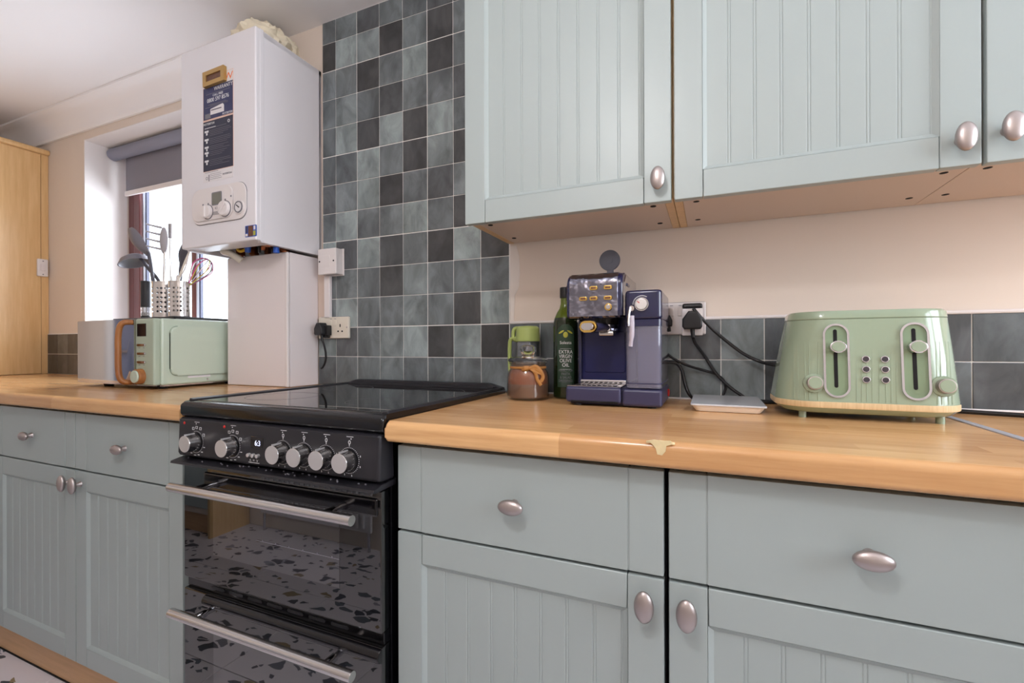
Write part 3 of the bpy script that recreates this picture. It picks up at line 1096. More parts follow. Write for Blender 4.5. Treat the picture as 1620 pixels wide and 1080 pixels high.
for cx_, cy_, r_ in ((0.235, -0.2, 0.075), (0.545, -0.2, 0.09), (0.235, -0.44, 0.09), (0.545, -0.44, 0.075)):
    part('cooking_zone', B().ring(circ(cx_, cy_, r_, 48), circ(cx_, cy_, r_ - 0.0012, 48), 'Z', 0.9231, 0.9234), 'grey_plastic', hob)
# fascia
fa = part('fascia', B().prism([(-0.57, 0.795), (-0.57, 0.884), (-0.606, 0.884), (-0.6125, 0.879), (-0.6155, 0.80), (-0.612, 0.793), (-0.60, 0.79), (-0.57, 0.79)],
                              'X', CX0 - 0.003, CX1 + 0.001, 0.007, 3), 'black_satin', t)
KX = (0.1535, 0.279, 0.4355, 0.4955, 0.556, 0.616)
KZ = 0.829
pm = B()          # printed marks


def yface(z):
    return -0.6155 + (z - 0.80) * 0.04


def bar(x, z, w, h):
    pm.box(x - w / 2, x + w / 2, yface(z) - 0.0006, yface(z) + 0.001, z - h / 2, z + h / 2)


for i, kx in enumerate(KX):
    yb = yface(KZ)
    kb = B().cyl((kx, yb - 0.004, KZ), (kx, yb - 0.0275, KZ), 0.0205, 0.0195, 36, 0.0012)
    k = part('control_knob', kb, 'steel', fa)
    part('knob_face', B().cyl((kx, yb - 0.0268, KZ), (kx, yb - 0.0281, KZ), 0.0186, seg=36), 'steel_knob', k)
    part('pointer', B().box(kx - 0.0011, kx + 0.0011, yb - 0.0272, yb - 0.004, KZ + 0.019, KZ + 0.0222), 'steel_knob', k)
    part('collar', B().cyl((kx, yb + 0.001, KZ), (kx, yb - 0.0042, KZ), 0.0225, seg=32), 'black_gloss', k)
    for q in range(40):
        a = 2 * PI * q / 40
        if i < 2 and 1.9 < a < 3.8:
            continue
        px_, pz_ = kx + 0.0252 * math.cos(a), KZ + 0.0252 * math.sin(a)
        bar(px_, pz_, 0.0016, 0.0009)
    bar(kx + 0.001, KZ + 0.0465, 0.017, 0.0011)
    bar(kx + (-0.002 if i != 5 else 0.004), KZ + 0.0425, 0.0022, 0.0022)
    if i < 2:
        for q in range(7):
            a = math.radians(-20 - q * 25)
            bar(kx + 0.031 * math.cos(a), KZ + 0.031 * math.sin(a), 0.0058, 0.0018)
        for qx, qz in ((-0.012, 0.031), (0.0, 0.034), (0.014, 0.032), (0.026, 0.018)):
            for dx, dz, w, h in ((0, 0.0028, 0.006, 0.0007), (0, -0.0028, 0.006, 0.0007), (-0.003, 0, 0.0007, 0.006), (0.003, 0, 0.0007, 0.006)):
                bar(kx + qx + dx, KZ + qz + dz, w, h)
    else:
        for q in range(16):
            a = 2 * PI * q / 16
            bar(kx + 0.0024 * math.cos(a), KZ + 0.0355 + 0.0034 * math.sin(a), 0.0011, 0.0011)
        bar(kx, KZ + 0.0298, 0.001, 0.005)
        for q in (-75, -110, -20, 20):
            a = math.radians(q)
            bar(kx + 0.030 * math.cos(a), KZ + 0.030 * math.sin(a), 0.0012, 0.0035)
part('printed_marks', pm, 'print_white', fa)
dp = part('display', B().box(0.338, 0.377, -0.6155, -0.61, 0.831, 0.857, 0.0015, 1), 'lcd_dark', fa)
text('digits', '6:3', 0.0165, 'digit', dp, (0.361, -0.6157, 0.842), scale_x=0.9)
for bx in (0.335, 0.349, 0.363):
    part('push_button', B().cyl((bx, -0.612, 0.815), (bx, -0.621, 0.815), 0.0047, 0.0043, 16, 0.0008), 'steel_knob', fa)
text('button_marks', '\u2227  =  \u2228', 0.009, 'print_white', fa, (0.349, -0.6158, 0.804))
part('button_line', B().box(0.332, 0.366, -0.6157, -0.614, 0.7985, 0.7995), 'print_white', fa)
for rx in (0.108, 0.25):
    part('neon_lamp', B().ell((rx, -0.6128, 0.871), (0.0035, 0.002, 0.0035), 12, 8), 'red', fa, 'red neon lamp')
# drip lip under the fascia
part('lip', B().prism([(-0.56, 0.776), (-0.56, 0.788), (-0.605, 0.787), (-0.629, 0.782), (-0.631, 0.777), (-0.625, 0.774)], 'X', CX0 - 0.006, CX1 + 0.001, 0.003, 2), 'black_satin', t)
cr_ = B()
rr = random.Random(3)
for q in range(26):
    x_ = rr.uniform(CX0 + 0.02, CX1 - 0.03)
    y_ = rr.uniform(-0.625, -0.607)
    cr_.box(x_, x_ + 0.0025, y_, y_ + 0.002, 0.7855, 0.788)
oc = part('crumbs', cr_, 'print_grey', t)
oc['kind'] = 'stuff'


def oven_door(z0, z1, wz0, wz1, hz, top_cap):
    b = B()
    b.box(CX0 + 0.001, CX1 - 0.003, -0.603, -0.577, z0, z1, 0.004, 2)
    d = part('oven_door', b, 'black_glass', t)
    part('door_window', B().box(0.196, 0.58, -0.6036, -0.6015, wz0, wz1, 0.0002, 1), 'oven_glass', d)
    hb = B().cyl((0.119, -0.652, hz), (0.657, -0.652, hz), 0.0105, seg=28, bev=0.0012)
    part('handle', hb, 'steel', d)
    for hx in (0.196, 0.585):
        part('handle_post', B().cyl((hx, -0.652, hz), (hx, -0.622, hz), 0.0085, seg=18).cyl((hx, -0.622, hz), (hx, -0.602, hz), 0.0062, seg=18), 'chrome', d)
    if top_cap:
        part('door_cap', B().cyl((CX0 + 0.08, -0.6, z1 - 0.016), (CX1 - 0.004, -0.6, z1 - 0.016), 0.0145, seg=24, bev=0.003), 'black_gloss', d)
    else:
        part('door_cap', B().box(CX0 + 0.08, CX1 - 0.012, -0.6075, -0.598, z1 - 0.05, z1 - 0.014, 0.006, 3), 'black_gloss', d)
    rk = B()
    if not top_cap:
        rk.box(0.34, 0.58, -0.6043, -0.6035, 0.622, 0.6235)
        for q in range(6):
            rk.box(0.36 + q * 0.04, 0.3625 + q * 0.04, -0.6043, -0.6035, 0.6235, 0.6262)
        part('shelf_rail', rk, 'print_grey', d)
    return d


oven_door(0.494, 0.772, 0.564, 0.715, 0.729, False)
oven_door(0.078, 0.468, 0.15, 0.392, 0.4375, True)
vp = part('vent_strip', B().box(CX0 + 0.003, CX1 - 0.005, -0.594, -0.575, 0.4685, 0.4935, 0.002), 'black_gloss', t)
for q in range(7):
    part('vent_slot', B().prism(rrect(0.2 + q * 0.062, 0.481, 0.046, 0.007, 0.0034, 4), 'Y', -0.5952, -0.593), 'black_plastic', vp)

# ================================================================== BOILER AND BOXING
BX0, BX1, BY, BZ0, BZ1 = -0.447, -0.0715, -0.28, 1.398, 2.091
t = thing('gas_boiler', 'white wall hung gas boiler with a control panel and navy stickers', 'boiler', (-0.26, -0.14, BZ0))
bs = B()
bs.box(BX0 + 0.002, BX0 + 0.02, BY + 0.02, -0.005, BZ0 - 0.004, BZ1 - 0.003)
bs.box(BX1 - 0.02, BX1 - 0.001, BY + 0.02, -0.005, BZ0 - 0.004, BZ1 - 0.003, 0.002)
bs.box(BX0 + 0.002, BX1 - 0.001, BY + 0.02, -0.005, BZ1 - 0.02, BZ1 - 0.003)
bs.box(BX0 + 0.002, BX1 - 0.001, -0.015, -0.005, BZ0, BZ1 - 0.003)
part('casing', bs, 'white_enamel', t)
fc = B()
fc.box(BX0, BX1, BY, BY + 0.024, BZ0, BZ1, 0.005, 3)
fc.box(BX0, BX0 + 0.008, BY + 0.02, BY + 0.06, BZ0, BZ1)
fc.box(BX1 - 0.006, BX1 + 0.0008, BY + 0.016, BY + 0.03, BZ0, BZ1, 0.001)
front = part('front_cover', fc, 'white_enamel', t)
part('front_flange', B().box(BX0 + 0.02, BX1 - 0.02, BY + 0.02, BY + 0.075, BZ0 + 0.002, BZ0 + 0.01), 'white_enamel', t)
part('inner_chassis', B().box(BX0 + 0.02, BX1 - 0.02, BY + 0.06, -0.02, BZ0 + 0.04, BZ0 + 0.06), 'dark', t)
# control panel
yP = BY - 0.0045
cpx, cpz, cpw, cph = -0.246, 1.5335, 0.27, 0.124
part('panel_seam', B().prism(rrect(cpx, cpz, cpw, cph, 0.036, 8), 'Y', BY - 0.0006, BY + 0.001), 'print_grey', t)
cp = part('control_panel', B().prism(rrect(cpx, cpz, cpw - 0.003, cph - 0.003, 0.035, 8), 'Y', yP, BY, 0.0025, 3), 'white_plastic', t)
part('raised_panel', B().prism(rrect(-0.274, 1.536, 0.205, 0.106, 0.03, 8), 'Y', yP - 0.003, yP + 0.001, 0.0025, 3), 'white_plastic', cp)
yR = yP - 0.003
part('display', B().prism(rrect(-0.248, 1.5515, 0.05, 0.044, 0.004, 3), 'Y', yR - 0.001, yR + 0.001), 'print_grey', cp)
part('display_glass', B().prism(rrect(-0.248, 1.5515, 0.044, 0.038, 0.003, 3), 'Y', yR - 0.0014, yR + 0.001), 'lcd', cp)
for dx, dz, ang, rr_ in ((-0.2915, 1.5105, 0, 0.0235), (-0.206, 1.512, 0.75, 0.0255)):
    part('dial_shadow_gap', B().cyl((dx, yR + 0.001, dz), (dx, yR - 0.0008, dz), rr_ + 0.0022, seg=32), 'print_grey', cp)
    dl_ = part('dial', B().cyl((dx, yR - 0.0008, dz), (dx, yR - 0.012, dz), rr_, rr_ - 0.002, 36, 0.0015), 'white_plastic', cp)
    g_ = B().box(dx - 0.003, dx + 0.003, yR - 0.0165, yR - 0.011, dz - rr_ * 0.82, dz + rr_ * 0.82, 0.002, 2)
    g_.rot(ang, 'Y', (dx, yR, dz))
    part('grip', g_, 'white_plastic', cp)
ga = B().cyl((-0.141, yP + 0.001, 1.51), (-0.141, yP - 0.004, 1.51), 0.0225, seg=32)
part('gauge_bezel', ga, 'white_plastic', cp)
part('pressure_gauge', B().cyl((-0.141, yP - 0.003, 1.51), (-0.141, yP - 0.0052, 1.51), 0.0175, seg=32), 'label_white', cp, 'round pressure gauge with a pale face')
part('gauge_rim', B().lathe([(0.0155, 0.002), (0.019, 0.002), (0.019, 0.0062), (0.0155, 0.0062)], (-0.141, yP, 1.51), 'Y', 32, True), 'print_grey', cp)
part('gauge_needle', B().box(-0.153, -0.136, yP - 0.0062, yP - 0.005, 1.509, 1.5125).rot(0.6, 'Y', (-0.141, yP, 1.51)), 'black_plastic', cp)
text('lettering', 'POTTERTON', 0.0105, 'print_grey', cp, (-0.352, yP - 0.0004, 1.511), scale_x=0.85)
text('lettering', '4.1\u00b0', 0.013, 'print_grey', cp, (-0.249, yR - 0.0004, 1.519), scale_x=0.8)
sm = B()
for z_, w_ in ((1.507, 0.036), (1.503, 0.036), (1.499, 0.036)):
    sm.box(-0.249 - w_ / 2, -0.249 + w_ / 2, yR - 0.0006, yR + 0.0005, z_ - 0.0009, z_ + 0.0009)
for x_, z_ in ((-0.318, 1.538), (-0.291, 1.5385), (-0.206, 1.5425), (-0.178, 1.551)):
    sm.box(x_ - 0.003, x_ + 0.003, yR - 0.0006, yR + 0.0005, z_ - 0.003, z_ + 0.0025)
part('small_print', sm, 'print_grey', cp)
# stickers on the front
yS = BY - 0.0009


def flat(x0, x1, z0, z1, k=0.0):
    return B().box(x0, x1, yS - k, BY + 0.001, z0, z1)


st = part('upper_sticker', flat(-0.3265, -0.1755, 1.826, 1.975), 'peach', t, 'navy warranty sticker with an orange edge')
part('sticker_band', flat(-0.3245, -0.1765, 1.937, 1.9735, 0.0003), 'label_white', st)
part('sticker_field', flat(-0.3245, -0.1765, 1.829, 1.9375, 0.0003), 'label_navy', st)
yT = yS - 0.0005
text('lettering', 'NEW', 0.033, 'orange', st, (-0.224, yT, 1.954), scale_x=1.25)
text('lettering', 'WARRANTY', 0.018, 'print_white', st, (-0.2235, yT, 1.9265), scale_x=0.92)
text('lettering', 'CALL FREE', 0.011, 'print_white', st, (-0.2505, yT, 1.906))
text('lettering', '0800 597 8576', 0.0195, 'print_white', st, (-0.2505, yT, 1.8915), scale_x=0.93)
text('lettering', 'POTTERTON', 0.0095, 'print_white', st, (-0.203, yT, 1.834), scale_x=0.9)
sp_ = B()
for z_, x0, x1 in ((1.914, -0.31, -0.19), (1.877, -0.3, -0.21), (1.8735, -0.29, -0.2), (1.869, -0.315, -0.2)):
    sp_.box(x0, x1, yT - 0.0002, yS, z_ - 0.0007, z_ + 0.0007)
part('small_print', sp_, 'print_grey', st)
cd = B().prism([(-0.288, 1.842), (-0.22, 1.842), (-0.22, 1.864), (-0.226, 1.87), (-0.288, 1.862)], 'Y', yT - 0.0003, yS)
part('white_slip', cd, 'label_white', st)
part('slip_print', B().box(-0.284, -0.232, yT - 0.0006, yS, 1.8555, 1.8585), 'label_dark', st)
part('barcode_patch', B().box(-0.3155, -0.287, yT - 0.0003, yS, 1.832, 1.848), 'print_grey', st)
s2 = part('lower_sticker', flat(-0.3265, -0.1755, 1.652, 1.8245), 'peach', t, 'dark slate instruction sticker')
part('sticker_field', flat(-0.3255, -0.1765, 1.653, 1.8225, 0.0003), 'label_dark', s2)
text('lettering', 'POTTERTON', 0.0105, 'print_white', s2, (-0.2955, yT, 1.813), scale_x=0.9)
lp, lb = B(), B()
for k, z_ in enumerate((1.785, 1.757, 1.731, 1.712, 1.684)):
    lb.box(-0.318, -0.298, yT - 0.0002, yS, z_, z_ + 0.0065)
    lb.box(-0.3105, -0.3035, yT - 0.0002, yS, z_ - 0.009, z_ - 0.001)
    for q in range(3 if k in (2, 3) else 4):
        lp.box(-0.293, -0.293 + rr.uniform(0.06, 0.108), yT - 0.0001, yS, z_ + 0.004 - q * 0.0058, z_ + 0.005 - q * 0.0058)
lb.box(-0.318, -0.262, yT - 0.0002, yS, 1.7985, 1.8005)
lp.box(-0.27, -0.21, yT - 0.0001, yS, 1.7975, 1.7988)
part('bullet_marks', lb, 'print_white', s2)
part('small_print', lp, 'print_grey', s2)
part('emblem', B().ring(circ(-0.197, 1.806, 0.0055, 16), circ(-0.197, 1.806, 0.0036, 16), 'Y', yT - 0.0002, yS), 'print_white', s2)
s3 = part('footer_sticker', flat(-0.3265, -0.1755, 1.616, 1.651, -0.0004), 'label_white', t)
fp = B()
for q in range(4):
    fp.box(-0.292, -0.237 + 0.004 * (q % 2), yS - 0.0002, yS, 1.6405 - q * 0.0058, 1.6414 - q * 0.0058)
fp.box(-0.317, -0.25, yS - 0.0002, yS, 1.6475, 1.6488)
fp.box(-0.299, -0.295, yS - 0.0002, yS, 1.618, 1.64)
fp.ring(circ(-0.308, 1.629, 0.0055, 14), circ(-0.308, 1.629, 0.004, 14), 'Y', yS - 0.0002, yS)
part('small_print', fp, 'print_grey', s3)
text('lettering', 'POTTERTON', 0.0085, 'print_grey', s3, (-0.2055, yS - 0.0002, 1.632), scale_x=0.9)
cs = part('energy_sticker', B().prism(rrect(-0.0945, 1.4285, 0.051, 0.037, 0.002, 2), 'Y', yS - 0.0002, BY + 0.001), 'blue', t, 'small blue and brown sticker at the bottom right')
part('sticker_field', B().box(-0.1055, -0.084, yS - 0.0006, yS, 1.4115, 1.4455), 'gold_art', cs)
part('sticker_block', B().box(-0.1175, -0.1085, yS - 0.0006, yS, 1.4125, 1.4205), 'scale_base', cs)
part('sticker_block', B().box(-0.0825, -0.072, yS - 0.0006, yS, 1.413, 1.428), 'olive', cs)
part('sticker_block', B().box(-0.0805, -0.0725, yS - 0.0006, yS, 1.4315, 1.444), 'label_white', cs)
part('sticker_block', B().box(-0.1175, -0.1085, yS - 0.0006, yS, 1.4235, 1.4445), 'label_navy', cs)
# pipes and valves under the boiler
for px_, py_, r_, m_ in ((-0.36, -0.12, 0.011, 'copper'), (-0.30, -0.11, 0.011, 'copper'), (-0.24, -0.10, 0.0075, 'copper'), (-0.18, -0.11, 0.011, 'copper'), (-0.13, -0.12, 0.011, 'copper')):
    part('pipe', B().cyl((px_, py_, 1.30), (px_, py_, BZ0 + 0.04), r_, seg=14).cyl((px_, py_, BZ0 - 0.002), (px_, py_, BZ0 + 0.02), r_ * 1.6, seg=6), m_, t)
part('condensate_hose', B().tube([(-0.37, -0.185, BZ0 + 0.04), (-0.355, -0.19, BZ0 + 0.004), (-0.325, -0.185, BZ0 - 0.006), (-0.30, -0.16, BZ0 - 0.03)], 0.0125, 12, 5), 'cream_plastic', t, 'cream plastic hose')
part('earth_cable', B().tube([(-0.29, -0.19, BZ0 + 0.03), (-0.272, -0.193, BZ0 - 0.001), (-0.25, -0.19, BZ0 - 0.003), (-0.235, -0.17, BZ0 + 0.02)], 0.005, 8, 5), 'yellow', t, 'yellow cable')
part('valve', B().cyl((-0.228, -0.19, BZ0 + 0.012), (-0.228, -0.19, BZ0 - 0.012), 0.011, 0.009, 12, 0.002), 'blue', t, 'blue plastic valve')
part('valve', B().cyl((-0.0945, -0.185, BZ0 - 0.004), (-0.0945, -0.185, BZ0 - 0.024), 0.0095, 0.0105, 12, 0.002).cyl((-0.0945, -0.185, BZ0 + 0.012), (-0.0945, -0.185, BZ0 - 0.004), 0.005, seg=10), 'blue', t, 'blue plastic valve')
part('drain_clip', B().box(-0.172, -0.166, -0.195, -0.185, BZ0 - 0.018, BZ0 + 0.02, 0.001, 1), 'black_plastic', t)
part('fitting', B().ell((-0.15, -0.17, BZ0 + 0.02), (0.03, 0.02, 0.016), 12, 8), 'copper', t)
part('fitting', B().ell((-0.19, -0.16, BZ0 + 0.012), (0.016, 0.016, 0.014), 10, 8), 'copper', t)

# framed magnet on the boiler
t = thing('fridge_magnet', 'small gold framed picture magnet stuck on the boiler above the sticker', 'magnet', (-0.259, yS - 0.003, 1.962))
mb = B().ring(rrect(-0.259, 1.962, 0.106, 0.05, 0.001, 1), rrect(-0.259, 1.962, 0.074, 0.022, 0.001, 1), 'Y', yS - 0.0115, yS - 0.0006)
mb.rot(-0.03, 'Y', (-0.259, 0, 1.962))
part('frame', mb, 'gold_frame', t, smooth=10)
part('picture', B().box(-0.297, -0.221, yS - 0.0085, yS - 0.0012, 1.95, 1.974).rot(-0.03, 'Y', (-0.259, 0, 1.962)), 'gold_art', t)

# foam round the flue at the ceiling
from mathutils import noise as _n


def lump(c, r, amp, seed, freq=16):
    b = B().ell(c, r, 40, 26)
    for v in b.bm.verts:
        d = (v.co - Vector(c))
        k = _n.fractal(v.co * freq + Vector((seed, seed, 0)), 0.9, 2.1, 4)
        v.co = Vector(c) + d * (1 + amp * k)
    return b


t = thing('flue_collar', 'lumpy cream expanding foam round the flue above the boiler', 'foam', (-0.25, -0.09, 2.098))
part('foam', lump((-0.255, -0.108, 2.168), (0.104, 0.096, 0.075), 0.2, 3.0, 38), 'foam', t)
part('foam', lump((-0.225, -0.035, 2.17), (0.055, 0.05, 0.06), 0.26, 7.0, 40), 'foam', t)
part('flue_pipe', B().cyl((-0.262, -0.1, 2.0895), (-0.262, -0.1, 2.13), 0.06, seg=32).cyl((-0.262, -0.1, 2.14), (-0.262, -0.008, 2.14), 0.05, seg=32), 'white_plastic', t)
part('hole', B().ell((-0.176, -0.05, 2.135), (0.012, 0.01, 0.01), 12, 8), 'dark', t)

# boxing below the boiler
t = thing('pipe_boxing', 'white laminate pipe boxing standing on the worktop under the boiler', 'boxing', (-0.238, -0.07, WT))
part('front_panel', B().box(-0.392, -0.086, -0.148, -0.136, WT + 0.0005, 1.386, 0.005, 3), 'white_gloss', t)
part('side_panel', B().box(-0.098, -0.0865, -0.1355, -0.008, WT + 0.0005, 1.386, 0.002), 'white_gloss', t)
part('side_panel', B().box(-0.3915, -0.38, -0.1355, -0.008, WT + 0.0005, 1.386, 0.002), 'white_gloss', t)
ct = B()
for x_, y_ in ((-0.0905, -0.1435), (-0.3875, -0.1435)):
    ct.box(x_ - 0.0055, x_ + 0.0055, y_ - 0.0055, y_ + 0.0055, WT + 0.001, 1.384, 0.003, 2)
part('corner_trim', ct, 'white_plastic', t)

# ================================================================== SOCKETS, SWITCHES, CABLES
t = thing('fused_spur_box', 'white square switch box on the wall beside the boiler', 'switch', (0.0, -0.008, 1.362))
part('back_box', B().box(-0.043, 0.037, -0.04, -0.0065, 1.316, 1.409, 0.002), 'white_plastic', t)
part('flange', B().box(-0.046, 0.041, -0.011, -0.0065, 1.313, 1.412, 0.002), 'white_plastic', t)
fpz = part('faceplate', B().box(-0.0455, 0.0395, -0.049, -0.039, 1.315, 1.4085, 0.0025, 3), 'white_plastic', t)
part('cover', B().box(-0.029, 0.011, -0.0498, -0.0485, 1.342, 1.384, 0.0004, 1), 'white_plastic', fpz)
for sx in (-0.037, 0.029):
    part('screw', B().cyl((sx, -0.048, 1.3625), (sx, -0.0497, 1.3625), 0.0032, seg=14), 'dark', fpz, 'dark screw head')
solo('cable_trunking', B().box(-0.043, -0.0165, -0.0225, -0.0085, 1.16, 1.3145, 0.0015, 1), 'white_plastic', 'white vertical cable trunking between switch box and double socket', 'trunking')


def socket(label, x0, x1, z0, z1, m, visible=(0, 1)):
    t = thing('double_socket', label, 'socket', ((x0 + x1) / 2, -0.008, (z0 + z1) / 2))
    y = -0.0185
    fp_ = part('faceplate', B().box(x0, x1, y, -0.0068, z0, z1, 0.003, 3), m, t)
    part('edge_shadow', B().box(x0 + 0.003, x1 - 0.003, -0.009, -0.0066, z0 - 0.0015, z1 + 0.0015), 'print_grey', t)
    h = z1 - z0
    for k, c in enumerate((x0 + (x1 - x0) * 0.27, x0 + (x1 - x0) * 0.73)):
        part('pin_hole', B().box(c - 0.0024, c + 0.0024, y - 0.0004, y + 0.001, z0 + h * 0.52, z0 + h * 0.66), 'dark', fp_)
        for d in (-0.0095, 0.0095):
            part('pin_hole', B().box(c + d - 0.0032, c + d + 0.0032, y - 0.0004, y + 0.001, z0 + h * 0.29, z0 + h * 0.36), 'dark', fp_)
        s_ = -1 if k else 1
        rk_ = part('rocker', B().box(c + s_ * 0.023 - 0.006, c + s_ * 0.023 + 0.006, y - 0.003, y + 0.001, z0 + h * 0.58, z0 + h * 0.84, 0.0015, 2), m, fp_)
        part('mark', B().box(c + s_ * 0.023 - 0.004, c + s_ * 0.023 + 0.004, y - 0.0004, y + 0.001, z0 + h * 0.9, z0 + h * 0.92), 'print_grey', fp_)
    for c in (x0 + 0.0075, x1 - 0.0075):
        part('screw', B().cyl((c, y + 0.001, (z0 + z1) / 2), (c, y - 0.0006, (z0 + z1) / 2), 0.0032, seg=12), 'nickel', fp_)
    return t


socket('cream double socket on tiles beside the pipe boxing, black plug in its left half', -0.075, 0.069, 1.083, 1.162, 'cream_plastic')
socket('white double socket behind and right of the coffee machine', 1.116, 1.264, 1.083, 1.168, 'white_plastic')


def plug(label, c, y0, w, h, d, turn=0.0):
    """British plug: tapered body with its cable leaving at the bottom; c = (x, z) of the centre"""
    x, z = c
    t = thing('plug', label, 'plug', (x, y0, z))
    W = w / 2
    po = [(x - W, z + 0.06 * h), (x - W * 0.38, z + 0.5 * h), (x + W * 0.38, z + 0.5 * h), (x + W, z + 0.06 * h), (x + W, z - 0.36 * h), (x + W * 0.82, z - 0.5 * h),
          (x - W * 0.82, z - 0.5 * h), (x - W, z - 0.36 * h)]
    b = B().prism(po, 'Y', y0, y0 - d, 0.005, 3)
    if turn:
        b.rot(turn, 'Z', (x, y0, z))
    part('body', b, 'black_plastic', t)
    part('cable_guard', B().cyl((x, y0 - d * 0.5, z - 0.44 * h), (x + 0.002, y0 - d * 0.5, z - 0.95 * h), 0.0058, 0.0046, 14), 'black_plastic', t)
    return t


p1 = plug('black plug in the left half of the cream double socket', (-0.038, 1.117), -0.0215, 0.044, 0.046, 0.034, -0.15)
part('plug_base', B().box(-0.053, -0.008, -0.0415, -0.0195, 1.094, 1.131, 0.003, 2).box(-0.036, -0.014, -0.034, -0.02, 1.084, 1.097, 0.003, 2), 'black_plastic', p1)
plug('black plug pushed into the front of the white adaptor', (1.2325, 1.118), -0.0555, 0.047, 0.046, 0.028)
t = thing('plug_adaptor', 'white plug adaptor with a dark top, in the right half of the white socket', 'adaptor', (1.231, -0.02, 1.12))
part('body', B().box(1.207, 1.257, -0.055, -0.0215, 1.0795, 1.149, 0.0022, 2), 'white_plastic', t)
part('top_cap', B().box(1.2075, 1.2565, -0.0558, -0.0222, 1.1475, 1.1625, 0.006, 3), 'black_plastic', t, 'dark grey top cap')
# blank black plug in the socket's left half, half hidden by the coffee machine
plug('small black plug in the left half of the white socket, beside the water tank', (1.172, 1.119), -0.022, 0.02, 0.03, 0.016)


def cable(label, pts, r=0.0034, n=8, m='black_plastic'):
    return solo('cable', B().tube(pts, r, 10, n), m, label, 'cable')


cable('black cable hanging in a short curve from the plug by the boxing', [(-0.036, -0.0385, 1.076), (-0.0325, -0.034, 1.06), (-0.031, -0.027, 1.03), (-0.0375, -0.022, 1.0), (-0.05, -0.022, 0.977), (-0.056, -0.026, 0.971)], 0.0038)
cable('black cable sweeping from the adaptor top down behind the toaster', [(1.2345, -0.058, 1.148), (1.244, -0.06, 1.136), (1.257, -0.052, 1.12), (1.284, -0.04, 1.091), (1.313, -0.036, 1.064), (1.349, -0.036, 1.034), (1.384, -0.042, 1.015), (1.413, -0.06, 1.007), (1.45, -0.075, 1.006)], 0.0042)
cable('black cable running diagonally from the plug to behind the kitchen scale', [(1.2345, -0.0695, 1.074), (1.239, -0.058, 1.06), (1.261, -0.032, 1.026), (1.287, -0.026, 0.983), (1.313, -0.03, 0.954), (1.339, -0.036, 0.933), (1.366, -0.04, 0.9175), (1.40, -0.045, 0.9145), (1.45, -0.03, 0.9145)], 0.0042)
cable('black cable looping from the machine side across the diagonal cable', [(1.16, -0.062, 1.040), (1.168, -0.058, 1.034), (1.185, -0.046, 1.02), (1.216, -0.036, 1.003), (1.254, -0.02, 0.99), (1.284, -0.018, 0.981), (1.304, -0.016, 0.966), (1.311, -0.017, 0.947), (1.306, -0.018, 0.93), (1.30, -0.02, 0.9145)], 0.0034)
cable('black cable arching from the machine back down to the scale', [(1.15, -0.055, 1.003), (1.162, -0.05, 1.006), (1.177, -0.045, 1.009), (1.194, -0.04, 1.006), (1.206, -0.04, 0.988), (1.213, -0.045, 0.958), (1.222, -0.055, 0.932), (1.236, -0.045, 0.9155), (1.255, -0.03, 0.9145)], 0.0042)
cable('black cable lying on the worktop along the wall, right of the toaster', [(1.37, -0.02, 0.9147), (1.43, -0.04, 0.9147), (1.52, -0.055, 0.9147), (1.62, -0.055, 0.9147), (1.72, -0.06, 0.9147), (1.80, -0.085, 0.9147), (1.90, -0.11, 0.9147), (2.1, -0.12, 0.9147)], 0.0045)

# white bell push on the dresser
t = thing('bell_push', 'small white switch fixed to the edge of the beech dresser', 'switch', (-2.029, -0.03, 1.48))
part('body', B().box(-2.0299, -2.015, -0.052, -0.008, 1.432, 1.526, 0.005, 3), 'white_plastic', t)
part('button', B().box(-2.0152, -2.0125, -0.04, -0.02, 1.462, 1.497, 0.002, 2), 'white_gloss', t)
for z_ in (1.443, 1.514):
    part('screw', B().cyl((-2.0155, -0.03, z_), (-2.014, -0.03, z_), 0.003, seg=12), 'print_grey', t)

# ================================================================== BLIND
t = thing('roller_blind', 'half raised charcoal roller blind at the kitchen window', 'blind', (-1.1, 0.12, 2.09))
part('roll', B().cyl((-1.671, 0.12, 2.084), (-0.52, 0.12, 2.084), 0.031, seg=28), 'blind_tube', t)
part('fabric', B().box(-1.612, -0.53, 0.1485, 0.1497, 1.888, 2.084), 'blind', t)
part('bottom_bar', B().box(-1.617, -0.53, 0.143, 0.155, 1.862, 1.889, 0.004, 2), 'white_plastic', t)
part('bracket', B().box(-1.682, -1.67, 0.11, 0.13, 2.08, 2.1165, 0.003, 2), 'blind_tube', t)
part('bracket', B().box(-0.52, -0.505, 0.1, 0.145, 2.06, 2.1165, 0.003, 2), 'blind_tube', t)
part('head_rail', B().box(-1.675, -0.51, 0.13, 0.165, 2.108, 2.1165, 0.001, 1), 'cream_plastic', t)

# ================================================================== MICROWAVE
MX0, MX1, MY0, MY1, MZ0, MZ1 = -0.882, -0.43, -0.378, -0.055, 0.9225, 1.151
t = thing('microwave', 'mint green retro microwave with a mirrored door and wooden handle', 'microwave', (-0.656, -0.21, WT))
bd = B()
bd.box(MX0 + 0.004, MX1, MY0 + 0.022, MY1, MZ0, MZ1, 0.008, 3)
part('body', bd, 'mint', t)
